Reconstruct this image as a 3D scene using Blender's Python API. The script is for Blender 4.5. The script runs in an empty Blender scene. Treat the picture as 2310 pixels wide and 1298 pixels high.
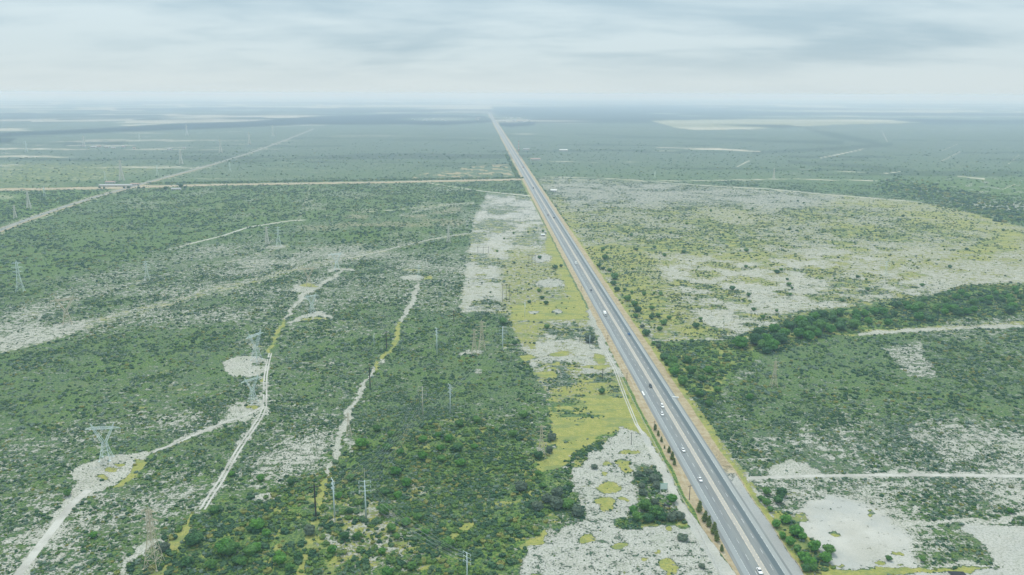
import bpy, math, random
import numpy as np
from mathutils import Vector, Matrix

# ------------------------------------------------------------------ camera
W0, H0 = 2310.0, 1298.0
CAMH = 230.0
FOV = math.radians(65.0)
FPX = (W0 / 2) / math.tan(FOV / 2)
PITCH = math.atan(437.0 / FPX)
ROLL = math.radians(0.20)
sc = bpy.context.scene
cam_d = bpy.data.cameras.new("camera")
cam = bpy.data.objects.new("camera", cam_d)
sc.collection.objects.link(cam)
sc.camera = cam
cam_d.sensor_fit = 'HORIZONTAL'
cam_d.angle = FOV
cam_d.clip_start = 1.0
cam_d.clip_end = 200000.0
CM = Matrix.Rotation(math.pi / 2 - PITCH, 3, 'X') @ Matrix.Rotation(ROLL, 3, 'Z')
cam.matrix_world = Matrix.Translation((0, 0, CAMH)) @ CM.to_4x4()
M = np.array(CM)                      # columns: right, up, back
# ------------------------------------------------------------------ world
SUN_EL, SUN_AZ = math.radians(58), math.radians(-18)      # azimuth measured from +Y towards +X
world = bpy.data.worlds.new("World")
sc.world = world
world.use_nodes = True
wt = world.node_tree
wt.nodes.clear()


class NT:
    """tiny node helper"""
    def __init__(s, t): s.t = t
    def n(s, typ, ins=None, **kw):
        x = s.t.nodes.new(typ)
        for k, v in kw.items(): setattr(x, k, v)
        if ins:
            for k, v in ins.items(): s.set(x, k, v)
        return x
    def set(s, x, k, v):
        i = x.inputs[k]
        if isinstance(v, bpy.types.NodeSocket): s.t.links.new(v, i)
        elif isinstance(v, bpy.types.Node): s.t.links.new(v.outputs[0], i)
        else: i.default_value = v
    def math(s, op, a, b=0.0, c=0.0, clamp=False):
        x = s.t.nodes.new('ShaderNodeMath'); x.operation = op; x.use_clamp = clamp
        s.set(x, 0, a); s.set(x, 1, b); s.set(x, 2, c)
        return x.outputs[0]
    def noise(s, vec, scale, detail=4.0, rough=0.55, dist=0.0):
        return s.n('ShaderNodeTexNoise', {'Vector': vec, 'Scale': scale, 'Detail': detail, 'Roughness': rough, 'Distortion': dist}).outputs[0]
    def mix(s, f, a, b):
        x = s.t.nodes.new('ShaderNodeMix'); x.data_type = 'RGBA'
        s.set(x, 0, f)
        for k, v in ((6, a), (7, b)):
            if isinstance(v, tuple) and len(v) == 3: v = v + (1,)
            s.set(x, k, v)
        return x.outputs[2]
    def ss(s, v, lo, hi, a=0.0, b=1.0):
        x = s.t.nodes.new('ShaderNodeMapRange'); x.interpolation_type = 'SMOOTHSTEP'
        s.set(x, 0, v); s.set(x, 1, lo); s.set(x, 2, hi); s.set(x, 3, a); s.set(x, 4, b)
        return x.outputs[0]
    def vmul(s, v, k):
        x = s.t.nodes.new('ShaderNodeVectorMath'); x.operation = 'MULTIPLY'
        s.set(x, 0, v); s.set(x, 1, k)
        return x.outputs[0]


w = NT(wt)
tc = w.n('ShaderNodeTexCoord')
sep = w.n('ShaderNodeSeparateXYZ', {0: tc.outputs['Generated']})
zz = w.math('ADD', w.math('ABSOLUTE', sep.outputs[2]), 0.15)
cx = w.math('DIVIDE', sep.outputs[0], zz)
cy = w.math('DIVIDE', sep.outputs[1], zz)
cv = w.n('ShaderNodeCombineXYZ', {0: cx, 1: cy, 2: 0.0}).outputs[0]
cn = w.noise(w.vmul(cv, (0.46, 0.60, 1)), 1.0, 4.0, 0.50, 0.35)
cn2 = w.noise(w.vmul(cv, (1.5, 2.4, 1)), 1.0, 5.0, 0.55, 0.3)
cc = w.math('ADD', w.math('MULTIPLY', cn, 0.74), w.math('MULTIPLY', cn2, 0.26))
cl = w.mix(w.ss(cc, 0.40, 0.58), (2.95, 3.92, 4.48), (4.32, 5.15, 5.48))
hz = w.ss(w.math('ABSOLUTE', sep.outputs[2]), 0.005, 0.055, 1.0, 0.0)
cl = w.mix(w.math('MULTIPLY', hz, 0.85), cl, (4.90, 5.60, 5.78))
# an overcast sky grows brighter towards the zenith (CIE overcast luminance)
zb = w.math('ADD', 0.92, w.math('MULTIPLY', w.math('MAXIMUM', sep.outputs[2], 0.0), 1.25))
zc = w.n('ShaderNodeCombineXYZ', {0: zb, 1: zb, 2: zb}).outputs[0]
cl = w.vmul(cl, zc)
sky = w.n('ShaderNodeTexSky')
sky.sky_type = 'NISHITA'
sky.sun_disc = False
sky.sun_elevation = SUN_EL
sky.sun_rotation = SUN_AZ
cl = w.mix(0.06, cl, sky.outputs[0])
bg = w.n('ShaderNodeBackground', {0: cl, 1: 0.1})
w.n('ShaderNodeOutputWorld', {0: bg.outputs[0]})
# ------------------------------------------------------------------ sun and view
sun_d = bpy.data.lights.new("sun", 'SUN')
sun_d.energy = 1.5
sun_d.angle = math.radians(10)
sun_d.color = (1.0, 0.93, 0.82)
sun = bpy.data.objects.new("sun", sun_d)
sc.collection.objects.link(sun)
sd = Vector((math.sin(SUN_AZ) * math.cos(SUN_EL), math.cos(SUN_AZ) * math.cos(SUN_EL), math.sin(SUN_EL)))
sun.rotation_euler = sd.to_track_quat('Z', 'Y').to_euler()
sc.view_settings.view_transform = 'Standard'
sc.view_settings.look = 'None'
sc.view_settings.exposure = 0.56
sc.view_settings.gamma = 1.0
sc.view_settings.use_curve_mapping = False
sc.cycles.max_bounces = 4
sc.cycles.diffuse_bounces = 2
sc.cycles.volume_bounces = 3
sc.cycles.transparent_max_bounces = 4
sc.cycles.volume_step_rate = 1.0

rng = np.random.default_rng(7)
random.seed(7)


# ------------------------------------------------------------------ survey: bearings taken from the camera -> ground points
def P(u, v, z=0.0):
    d = M @ np.array([(u - W0 / 2), (H0 / 2 - v), -FPX])
    t = (z - CAMH) / d[2]
    return Vector((d[0] * t, d[1] * t, z))


def proj(X, Y, Z=0.0):
    D = np.stack([X, Y, np.zeros_like(X) + Z - CAMH], -1) @ M
    s = FPX / np.maximum(-D[..., 2], 1e-3)
    return W0 / 2 + D[..., 0] * s, H0 / 2 - D[..., 1] * s, -D[..., 2]


def ppm(u, v):
    p = P(u, v)
    return FPX / float(proj(np.array([p.x]), np.array([p.y]))[2][0])


def hgt(u, vb, vt):
    p = P(u, vb)
    lo, hi = 0.0, 120.0
    for _ in range(30):
        m = (lo + hi) / 2
        if proj(np.array([p.x]), np.array([p.y]), m)[1][0] > vt: lo = m
        else: hi = m
    return lo


# ------------------------------------------------------------------ numpy noise
_tab = rng.random((256, 256))


def vnoise(x, y):
    xi = np.floor(x).astype(np.int64); yi = np.floor(y).astype(np.int64)
    fx = x - xi; fy = y - yi
    fx = fx * fx * (3 - 2 * fx); fy = fy * fy * (3 - 2 * fy)
    g = lambda a, b: _tab[a & 255, b & 255]
    return (g(xi, yi) * (1 - fx) + g(xi + 1, yi) * fx) * (1 - fy) + (g(xi, yi + 1) * (1 - fx) + g(xi + 1, yi + 1) * fx) * fy


def fbm(x, y, s, o=3):
    r = 0; a = 0.5; t = 0
    for k in range(o):
        r = r + a * vnoise(x / s + 17.3 * k, y / s - 9.1 * k); t += a; a *= 0.5; s *= 0.5
    return r / t


def sst(x, a, b):
    t = np.clip((x - a) / (b - a), 0, 1)
    return t * t * (3 - 2 * t)


# ------------------------------------------------------------------ the road line
RA = P(950.5 + 0.6 * 1298, 1298); RB = P(950.5 + 0.6 * 300, 300)
RD = (RB - RA).normalized()                    # away from the camera
RN = Vector((RD.y, -RD.x, 0))                  # to the right
RANG = math.atan2(RD.y, RD.x)


def road_pt(a, s, z=0.0):                      # a: metres right of the centre line, s: metres beyond RA
    p = RA + RD * s + RN * a
    return Vector((p.x, p.y, z))


# ------------------------------------------------------------------ painting the land cover (world -> amounts)
def seg_d(u, v, pts, closed):
    n = len(pts)
    best = np.full(u.shape, 1e9); inside = np.zeros(u.shape, bool); wbest = np.zeros(u.shape)
    for i in range(n if closed else n - 1):
        a = pts[i]; b = pts[(i + 1) % n]
        dx, dy = b[0] - a[0], b[1] - a[1]
        t = np.clip(((u - a[0]) * dx + (v - a[1]) * dy) / (dx * dx + dy * dy + 1e-9), 0, 1)
        d = np.hypot(u - a[0] - t * dx, v - a[1] - t * dy)
        if not closed:
            wd = a[2] + (b[2] - a[2]) * t if len(a) > 2 else 0
            d = d - wd
        best = np.minimum(best, d)
        if closed and abs(dy) > 1e-9:
            c = ((a[1] > v) != (b[1] > v)) & (u < dx * (v - a[1]) / dy + a[0])
            inside ^= c
    if closed: best = np.where(inside, -best, best)
    return best


def cover(u, v, pts, soft, closed=True):
    xs = [p[0] for p in pts]; ys = [p[1] for p in pts]
    m = soft + (0 if closed else max((p[2] if len(p) > 2 else 0) for p in pts))
    k = (u > min(xs) - m) & (u < max(xs) + m) & (v > min(ys) - m) & (v < max(ys) + m)
    r = np.zeros(u.shape)
    if k.any(): r[k] = 1 - sst(seg_d(u[k], v[k], pts, closed), -soft, soft)
    return r


def ell(u, v, x, y, rx, ry, soft=0.3):
    return 1 - sst(np.hypot((u - x) / rx, (v - y) / ry), 1 - soft, 1 + soft)


RFIELD = [(1212, 404), (1280, 402), (1500, 412), (1700, 425), (1950, 445), (2090, 458), (2190, 480), (2330, 518), (2500, 560), (2500, 640), (2310, 648), (2200, 652), (2100, 668),
          (1980, 688), (1850, 700), (1750, 735), (1690, 758), (1480, 768), (1430, 715), (1362, 625), (1316, 555), (1264, 480), (1232, 435)]
BELT = [(1490, 800), (1560, 792), (1640, 775), (1700, 745), (1760, 728), (1850, 703), (1980, 690), (2100, 668), (2180, 645), (2330, 640), (2480, 640), (2480, 710), (2310, 712), (2200, 722),
        (2100, 735), (1950, 745), (1850, 768), (1780, 785), (1700, 812), (1640, 842), (1630, 885), (1600, 925), (1570, 905), (1530, 870), (1500, 830)]
WFIELD = [(1100, 434), (1197, 442), (1246, 530), (1298, 620), (1345, 710), (1372, 780), (1400, 850), (1418, 880), (1400, 895), (1245, 912), (1215, 855), (1175, 775), (1160, 730), (1145, 708),
          (1040, 706), (1052, 600), (1058, 540), (1072, 485)]
YFIELD = [(1238, 925), (1290, 900), (1390, 872), (1430, 905), (1455, 955), (1480, 990), (1450, 985), (1415, 965), (1370, 990), (1300, 1025), (1270, 1050), (1200, 1070), (1215, 1040), (1262, 1010), (1240, 965)]
LWHITE = [(1405, 962), (1445, 985), (1485, 1045), (1478, 1058), (1432, 1075), (1435, 1130), (1420, 1160), (1395, 1182), (1560, 1188), (1600, 1240), (1665, 1340), (1665, 1400), (1180, 1400), (1175, 1260),
          (1190, 1225), (1250, 1205), (1322, 1168), (1302, 1110), (1295, 1060), (1325, 1030), (1370, 1000)]
RWHITE = [(1815, 1150), (1835, 1128), (1880, 1118), (1945, 1135), (2000, 1165), (2040, 1200), (2062, 1255), (2085, 1282), (1900, 1284), (1850, 1245), (1815, 1205), (1800, 1180)]
RWHITE2 = [(2165, 1200), (2190, 1190), (2260, 1186), (2400, 1180), (2600, 1400), (1830, 1420), (1890, 1300), (2100, 1294), (2255, 1284), (2232, 1245), (2200, 1215)]


def paint(X, Y):
    U0, V0, dep = proj(X, Y)
    wx = (fbm(X, Y, 16, 3) - .5) * 9 + (fbm(X + 400, Y, 4, 2) - .5) * 3.2
    wy = (fbm(X, Y + 900, 16, 3) - .5) * 14 + (fbm(X, Y + 300, 4, 2) - .5) * 4
    Uw, Vw, _ = proj(X + wx, Y + wy)
    big = fbm(X, Y, 220, 3); mid = fbm(X + 77, Y, 55, 3); sml = fbm(X - 50, Y, 18, 2)
    Z = lambda: np.zeros(X.shape)
    bare = 0.48 + (mid - .5) * .75 + (big - .5) * .55
    yel = np.clip((mid - .55) * .5, 0, .2)
    lush = np.clip(0.25 + (sml - .5) * 1.2, 0, 1)
    dirt = Z(); smooth = Z(); wood = Z(); pale = Z(); grey = Z()
    far = sst(V0, 560, 330); grey = .95 * sst(V0, 440, 330)  # grey ramp by distance: haze tint put into the far ground's colour
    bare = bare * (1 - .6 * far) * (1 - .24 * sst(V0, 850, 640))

    def put(arr, val, c): arr += (val - arr) * c

    C = lambda pts, soft=7: cover(Uw, Vw, pts, soft)
    L = lambda pts, soft=1.6: cover(Uw, Vw, pts, soft, False)
    L0 = lambda pts, soft=1.0: cover(U0, V0, pts, soft, False)
    E = lambda x, y, rx, ry, s=.3: ell(Uw, Vw, x, y, rx, ry, s)
    # ---- near-left: lush lower middle, greyer far left
    c = C([(400, 1200), (700, 1070), (800, 1000), (950, 960), (1150, 950), (1240, 960), (1300, 1080), (1320, 1160), (1200, 1230), (1150, 1400), (300, 1400)], 40)
    put(bare, np.clip(bare - .30, 0, 1), c); put(lush, np.clip(lush + .45, 0, 1), c); put(yel, yel + .2 + .30 * sst(mid, .48, .68), c)
    c = C([(560, 740), (900, 690), (1130, 712), (1210, 850), (1235, 910), (1000, 960), (700, 930), (600, 840)], 30)
    put(bare, bare * .55, c)
    c = C([(0, 1060), (160, 1090), (420, 1040), (480, 1150), (380, 1400), (-300, 1400)], 50); put(bare, bare + .17, c)
    c = C([(560, 990), (760, 960), (720, 1060), (600, 1080)], 40); put(bare, bare + .22, c)
    c = C([(640, 655), (930, 605), (1045, 612), (1040, 705), (900, 690), (700, 680)], 12); put(bare, .46, c)
    c = C([(880, 550), (1055, 535), (1050, 610), (880, 600)], 25); put(bare, bare + .06, c)
    c = C([(740, 470), (1050, 455), (1060, 520), (900, 535), (600, 590), (560, 560)], 20); put(dirt, .35, c * sst(mid, .40, .62)); put(bare, bare + .05, c)
    c = C([(720, 525), (980, 508), (960, 545), (760, 550)], 12); put(lush, .85, c)
    c = C([(300, 430), (700, 418), (1080, 415), (1080, 460), (650, 500), (250, 500)], 10); put(lush, .75, c); put(dirt, .3, c * sst(sml, .5, .7)); put(bare, .25 + .2 * sst(mid, .5, .7), c)
    c = C([(0, 505), (330, 495), (640, 505), (380, 565), (0, 660), (-200, 640)], 25); put(bare, bare * .45, c); put(lush, lush + .2, c)
    c = C([(0, 790), (300, 730), (560, 760), (560, 880), (500, 930), (200, 960), (0, 980), (-200, 900)], 40); put(bare, bare * .42, c)
    c = C([(-50, 365), (240, 370), (400, 378), (250, 405), (100, 420), (-60, 420)], 8); put(dirt, .18, c * sst(mid, .4, .6)); put(pale, .35, c * sst(mid, .5, .65)); put(yel, .35, c)
    c = C([(0, 435), (200, 430), (260, 440), (100, 490), (0, 500), (-100, 480)], 6); put(lush, .8, c); put(bare, .1, c)
    # ---- right of the road
    c = C([(1560, 960), (1700, 940), (2400, 920), (2600, 1100), (2400, 1180), (1700, 1110)], 60); put(bare, bare - .02 + .25 * (sml - .5), c); put(grey, .3, c)
    c = C([(1640, 870), (1750, 800), (2050, 760), (2500, 740), (2600, 900), (2300, 940), (1700, 960)], 40); put(bare, bare * .55, c); put(grey, .15, c); put(lush, lush + .25, c)
    c = C([(2000, 790), (2080, 765), (2090, 810), (2120, 850), (2060, 850), (2020, 820)], 8); put(bare, .62, c)
    c = C([(1790, 925), (1990, 935), (1960, 1000), (1800, 1010)], 30); put(bare, bare + .12, c)
    c = C([(1700, 990), (1760, 985), (1740, 1050), (1700, 1045)], 10); put(bare, .5, c)
    c = L([(2130, 1072, 5), (2150, 1030, 8), (2185, 985, 16)], 6); put(bare, .66, c)
    c = C([(1735, 1062), (1775, 1035), (1815, 1045), (1850, 1072), (1740, 1078)], 4); put(bare, .95, c)
    c = C([(1850, 1090), (2400, 1090), (2400, 1165), (2010, 1185), (1930, 1130)], 20); put(lush, lush + .15, c)
    # ---- right field
    c = C(RFIELD, 4)
    t = sst(mid * .6 + sml * .4, .38, .62)
    fb = .35 + .40 * (t - .5) + .18 * sst(V0, 560, 640) + .08 * sst(V0, 470, 425)
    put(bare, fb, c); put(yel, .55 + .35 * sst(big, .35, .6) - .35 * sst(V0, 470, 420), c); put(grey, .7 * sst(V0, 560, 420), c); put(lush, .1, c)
    c = C([(1440, 600), (1700, 570), (2000, 560), (2100, 600), (2060, 650), (1850, 690), (1700, 740), (1560, 745), (1500, 700)], 30); put(bare, .31 + .50 * t, c)
    c = C([(1340, 560), (1440, 560), (1520, 640), (1620, 765), (1480, 768), (1390, 640)], 15); put(bare, bare * .55, c); put(yel, .75, c)
    c = C([(1250, 405), (1500, 415), (1900, 445), (1800, 470), (1400, 460), (1290, 470)], 14); put(bare, .48 + .2 * t, c); put(yel, .3, c)
    for pts in ([(1960, 650), (2060, 590), (2200, 545)], [(2150, 640), (2260, 580), (2330, 560)], [(1850, 640), (1990, 590), (2110, 555)]):
        put(bare, .72, L([p + (4,) for p in pts], 12))
    c = C([(1970, 405), (2310, 400), (2600, 420), (2600, 520), (2330, 512), (2190, 478), (2090, 455), (2000, 432)], 9); put(lush, .8, c); put(bare, .08 + .5 * sst(sml, .6, .75), c); put(dirt, 0, c)
    c = C([(2110, 455), (2330, 455), (2600, 480), (2600, 500), (2330, 485), (2200, 470)], 6); put(bare, .6, c)
    c = C(BELT, 8); put(lush, .9, c); put(bare, .04, c); put(yel, .3, c); put(grey, 0, c)
    c = C([(1480, 775), (1680, 765), (1640, 860), (1560, 870)], 10); put(lush, .8, c); put(bare, .06, c)
    # ---- bare and yellow fields left of the road
    c = C(WFIELD, 6)
    put(bare, .60 + .45 * (t - .5), c); put(yel, .42 + .6 * sst(mid, .45, .7), c); put(grey, .5, c); put(lush, .2, c)
    put(smooth, .75, c * sst(V0, 640, 540))
    put(yel, .25, c * sst(V0, 520, 480)); c = C([(1160, 560), (1250, 560), (1310, 680), (1325, 725), (1150, 722), (1140, 700), (1130, 610)], 14); put(yel, .80, c); put(bare, .42, c)
    c = C([(1150, 690), (1310, 672), (1325, 722), (1155, 722)], 6); put(yel, 1.2, c); put(bare, .0, c)
    c = C([(1245, 470), (1265, 560), (1310, 640), (1350, 735), (1320, 720), (1270, 640), (1230, 560)], 5); put(yel, 1.1, c); put(bare, .1, c)
    c = C([(1150, 725), (1230, 725), (1200, 790), (1170, 770)], 10); put(yel, .9, c); put(bare, .3, c)
    for e in ((1240, 640, 32, 9), (1205, 705, 15, 4), (1255, 704, 13, 5), (1222, 583, 22, 9)): put(yel, .1, E(*e)); put(bare, .85, E(*e))
    for e in ((1262, 800, 22, 5), (1190, 808, 14, 8), (1340, 826, 26, 5), (1230, 845, 24, 6), (1350, 808, 12, 10), (1255, 820, 10, 3), (1300, 836, 14, 3), (1325, 858, 16, 3)): put(yel, 1.2, E(*e)); put(bare, 0, E(*e))
    c = C([(1235, 880), (1330, 862), (1400, 850), (1425, 890), (1300, 905), (1245, 925)], 8); put(yel, .85, c); put(bare, .25, c)
    c = C(YFIELD, 9); put(yel, .56 + .7 * sst(sml * .5 + mid * .5, .36, .56), c); put(bare, .0, c); put(smooth, .6, c); put(lush, .2, c)
    c = C([(1235, 905), (1300, 900), (1290, 935), (1245, 945)], 8); put(yel, .45, c); put(lush, .4, c)
    c = C([(1300, 1030), (1350, 985), (1410, 955), (1405, 985), (1340, 1030), (1290, 1062)], 5); put(yel, .5, c); put(lush, .9, c); put(bare, .2, c)
    c = C(LWHITE, 7); put(bare, .84 + .2 * (t - .5), c); put(yel, .05, c); put(grey, .5, c); put(lush, .1, c); put(smooth, .15, c)
    for e in ((1375, 1100, 26, 15), (1370, 1137, 24, 12), (1412, 1053, 15, 11), (1422, 1018, 24, 6), (1400, 1233, 15, 7), (1508, 1284, 19, 12), (1222, 1296, 16, 7), (1330, 1211, 20, 5), (1216, 1219, 18, 7),
              (1371, 1052, 10, 5), (1366, 1070, 10, 4), (1510, 1199, 8, 4), (1462, 1262, 10, 5), (1405, 1127, 8, 5), (1489, 1250, 7, 5)): put(yel, 1.2, E(*e)); put(bare, 0, E(*e))
    c = C([(1435, 1050), (1490, 1050), (1500, 1110), (1540, 1150), (1560, 1185), (1400, 1187), (1420, 1150), (1440, 1120)], 6); put(bare, .42, c); put(lush, .7, c)
    c = C([(1400, 1168), (1552, 1168), (1556, 1188), (1392, 1188)], 2.5); put(bare, .0, c); put(lush, .9, c); put(yel, .4, c)
    # ---- bare sand bottom right
    c = C(RWHITE, 12); put(bare, .98, c); put(smooth, .55 + .6 * sst(mid, .4, .6), c); put(grey, .3, c)
    c = C(RWHITE2, 6); put(bare, 1.0, c); put(smooth, .5 + .6 * sst(mid, .4, .6), c); put(grey, .55, c)
    c = C([(1740, 1150), (1800, 1170), (1850, 1240), (1890, 1284), (1840, 1298), (1760, 1200)], 6); put(yel, .7, c); put(bare, .1, c); put(lush, .6, c)
    c = C([(1850, 1296), (1880, 1284), (2000, 1276), (2120, 1282), (2225, 1277), (2240, 1287), (2120, 1291), (2050, 1297), (1950, 1312), (1850, 1330)], 3); put(yel, 1.0, c); put(bare, 0, c); put(lush, .5, c)
    c = L([(1915, 995, 3), (1935, 1020, 2), (1955, 1060, 1)], 5); put(bare, .7, c)
    for e in ((1885, 1202, 12, 5), (1960, 1162, 9, 7), (2028, 1246, 14, 4), (1985, 1264, 14, 5), (1895, 1269, 12, 5), (2035, 1270, 8, 3), (1820, 1175, 14, 10)): put(yel, .7, E(*e)); put(bare, .2, E(*e))
    # ---- sand tracks and pylon pads
    for pts in ([(15, 1340, 13), (60, 1275, 11), (110, 1205, 9), (165, 1135, 10), (205, 1100, 16)],
                [(345, 1020, 3.5), (400, 1000, 3), (455, 975, 3), (515, 950, 4), (570, 938, 7)],
                [(430, 1195, 4), (400, 1212, 5), (340, 1230, 9), (300, 1262, 6), (275, 1300, 6)],
                [(640, 727, 3.5), (662, 690, 4), (684, 664, 4.5), (735, 635, 3), (772, 612, 2.5)],
                [(946, 640, 2.5), (935, 660, 5), (922, 690, 6), (907, 726, 4)],
                [(870, 800, 2.5), (842, 838, 3), (812, 884, 4), (785, 935, 7), (766, 985, 8), (748, 1040, 5), (735, 1082, 4)]):
        put(bare, .93, L(pts, 3))
    put(bare, .62, L([(456, 1148, 9), (535, 1022, 9), (598, 918, 6), (600, 860, 5)], 3))
    put(bare, .78, C([(500, 920), (548, 905), (600, 900), (602, 925), (565, 940), (510, 958)], 9))
    for pts in ([(610, 795, 4), (622, 752, 5), (642, 725, 3)], [(450, 1150, 4), (432, 1190, 8), (400, 1225, 12), (372, 1262, 14), (345, 1320, 18)],
                [(905, 730, 4), (896, 765, 5), (880, 792, 5), (862, 808, 3)], [(733, 1085, 3), (716, 1140, 5), (700, 1200, 8), (690, 1260, 7), (680, 1340, 8)], [(850, 822, 3), (848, 834, 3)],
                [(1040, 1195, 3), (1060, 1180, 8), (1010, 1230, 3)], [(1160, 1235, 5), (1210, 1218, 9), (1230, 1205, 4)]):
        put(yel, .95, L(pts, 3)); put(bare, .02, L(pts, 3))
    put(bare, .92, C([(155, 1078), (175, 1055), (220, 1035), (290, 1022), (350, 1016), (325, 1040), (302, 1065), (262, 1085), (228, 1108), (182, 1112), (165, 1092)], 4))
    put(yel, 1.1, C([(302, 1036), (324, 1038), (324, 1058), (300, 1080), (268, 1098), (250, 1096), (288, 1072)], 3)); put(bare, 0, C([(302, 1036), (324, 1038), (324, 1058), (300, 1080), (268, 1098), (250, 1096), (288, 1072)], 3))
    for e in ((218, 1080, 16, 5), (262, 1052, 14, 4), (238, 1063, 14, 6)): put(yel, 1, E(*e)); put(bare, .25, E(*e))
    put(bare, .90, E(556, 826, 52, 23, .08)); put(lush, .4, E(584, 824, 22, 7)); put(bare, .5, E(588, 824, 20, 6))
    put(yel, 1, E(572, 916, 18, 5)); put(bare, 0, E(572, 916, 18, 5)); put(yel, 1, E(594, 860, 7, 5)); put(bare, 0, E(594, 860, 6, 4))
    put(bare, .95, L([(650, 730, 3), (680, 716, 3), (715, 708, 5), (748, 712, 3)], 2.5)); put(yel, 1, L([(672, 724, 2), (700, 719, 3), (735, 717, 2)], 2))
    put(bare, .86, C([(655, 655), (672, 642), (730, 640), (725, 650), (690, 662)], 4)); put(yel, 1, E(698, 645, 22, 3.5)); put(bare, 0, E(698, 645, 20, 3))
    put(bare, .9, L([(738, 613, 2), (760, 607, 3), (800, 610, 1.5)], 2)); put(yel, .9, E(768, 609, 16, 1.8))
    put(bare, .85, E(930, 627, 26, 6)); put(yel, 1.1, E(966, 626, 11, 5)); put(bare, 0, E(966, 626, 10, 4)); put(yel, .8, E(930, 610, 22, 3))
    put(bare, .9, C([(560, 1130), (590, 1118), (625, 1110), (645, 1120), (610, 1132), (590, 1140)], 3))
    put(bare, .75, E(1065, 795, 28, 5)); put(bare, .6, E(1080, 838, 10, 5)); put(bare, .6, E(795, 1000, 14, 20))
    put(bare, .85, L([(1690, 1078, 3), (1760, 1076, 4), (1900, 1072, 3.5), (2100, 1072, 3.5), (2310, 1075, 4), (2600, 1085, 4)], 2.5))
    put(smooth, 1, L0([(1690, 1078, 2), (1760, 1076, 2), (1900, 1073, 2), (2100, 1072, 2), (2310, 1075, 2), (2600, 1085, 2)], 1.5)); put(bare, 1.1, L0([(1690, 1078, 2), (1760, 1076, 2), (1900, 1073, 2), (2100, 1072, 2), (2310, 1075, 2), (2600, 1085, 2)], 1.5))
    put(bare, .95, L([(1990, 1180, 6), (2060, 1180, 5), (2140, 1180, 5), (2230, 1176, 6), (2330, 1158, 6)], 3))
    put(bare, .95, L([(2100, 1277, 3), (2180, 1273, 3), (2250, 1276, 3)], 3))
    put(bare, .95, L([(1930, 753, 2), (2000, 749, 4), (2100, 743, 3), (2310, 735, 3), (2600, 728, 3)], 2)); put(yel, .7, L([(1780, 755, 2), (1950, 750, 6), (2310, 730, 5), (2500, 725, 5)], 4)); put(bare, .5, C([(2130, 720), (2310, 710), (2310, 730), (2130, 742)], 5))
    put(bare, .8, L([(1470, 768, 1.5), (1600, 766, 1.2), (1700, 762, 1)], 1.5))
    # ---- long tracks further out
    put(bare, .74, C([(-200, 810), (0, 760), (130, 733), (205, 722), (212, 734), (120, 768), (0, 797), (-200, 850)], 4))
    for pts, b in (([(200, 731, 6), (308, 702, 7), (447, 664, 8), (585, 631, 7), (669, 607, 6), (760, 589, 7), (839, 572, 4), (928, 550, 3), (1000, 535, 3), (1057, 527, 3)], .46), ([(20, 714, 2), (130, 690, 2), (240, 655, 2), (330, 632, 2.5)], .5), ([(360, 622, 1), (480, 600, 1), (570, 577, 1.5), (650, 553, 2)], .5), ([(590, 560, 2), (640, 556, 4)], .6),
                   ([(385, 562, 2), (430, 549, 3)], .55), ([(700, 418, 2), (690, 450, 3), (672, 500, 2)], .42), ([(900, 486, 1.2), (1000, 463, 1.8), (1070, 458, 1.8)], .6)):
        put(bare, b + .1, L(pts, 3)); put(yel, .42, L(pts, 4)); put(dirt, .20, L(pts, 3))
    for pts in ([(0, 797, 1.1), (120, 768, 1), (210, 736, .9), (308, 707, .8), (447, 668, .8), (585, 635, .8), (669, 610, .8)],
                [(430, 550, 1.2), (500, 533, 1.2), (560, 513, 1.1), (650, 499, 1.2), (690, 496, 1)], [(830, 478, .8), (900, 473, .8), (1000, 462, .9)], 
                [(965, 413, .8), (1050, 426, .9), (1100, 433, .9), (1195, 442, 1.3)], [(700, 417, .5), (694, 436, .5)],
                [(1225, 399, .8), (1350, 402, .8), (1450, 408, .8)], [(1370, 403, .5), (1450, 409, .9), (1600, 408, 1), (1760, 404, 1), (1980, 408, 1)],
                [(1480, 411, .8), (1600, 420, 1), (1740, 427, 1.1), (1850, 438, 1.1), (1950, 446, 1), (2080, 457, .9)],
                [(1850, 357, 1), (1900, 347, 1.3), (1948, 337, .9)], [(1990, 297, .8), (2001, 319, 1.1)], [(2122, 365, 1), (2166, 343, 1)], [(2126, 340, .7), (2158, 326, .7)], [(1662, 377, 1.2), (1690, 363, 1.3)],
                [(2276, 369, .7), (2300, 348, .7)], [(1480, 333, .5), (1560, 336, 1.2), (1620, 337, 2), (1660, 339, 1.8), (1715, 342, .8)], [(1690, 380, .5), (1830, 383, .6)], [(1880, 386, .6), (1990, 392, .9), (2030, 388, 1.2)],
                [(2160, 398, 1), (2220, 404, 2)], [(2260, 428, 1.2), (2290, 416, 1.2)], [(1220, 363, .5), (1350, 367, .6)]):
        put(pale, .76, L0(pts, 1.1)); put(bare, .1, L0(pts, 1))
    # ---- the far plain
    fr = sst(V0, 330, 290)
    st = fbm(X * .25, Y, 1500, 4); st2 = fbm(X * .4 + 900, Y + 5000, 700, 3)
    put(wood, .85, fr * sst(st, .50, .58) * (1 - sst(V0, 268, 296))); put(pale, .55, fr * sst(st2, .56, .64) * (.45 + .55 * sst(U0, 1500, 700)))
    st3 = fbm(X * .12 + 300, Y, 900, 4); put(pale, .5, fr * sst(st3, .52, .58) * (V0 < 275)); put(wood, .7, fr * sst(st3, .46, .40) * (V0 < 262))
    fs = fbm(X * .16 + 50, Y, 130, 4); fl = sst(V0, 425, 395) * (1 - fr * .6)
    put(pale, .55, fl * sst(fs, .57, .70) * (.35 + .65 * sst(U0, 900, 300))); put(lush, .9, fl * sst(fs, .42, .36)); put(wood, .45, fl * sst(fs, .38, .32))
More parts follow.
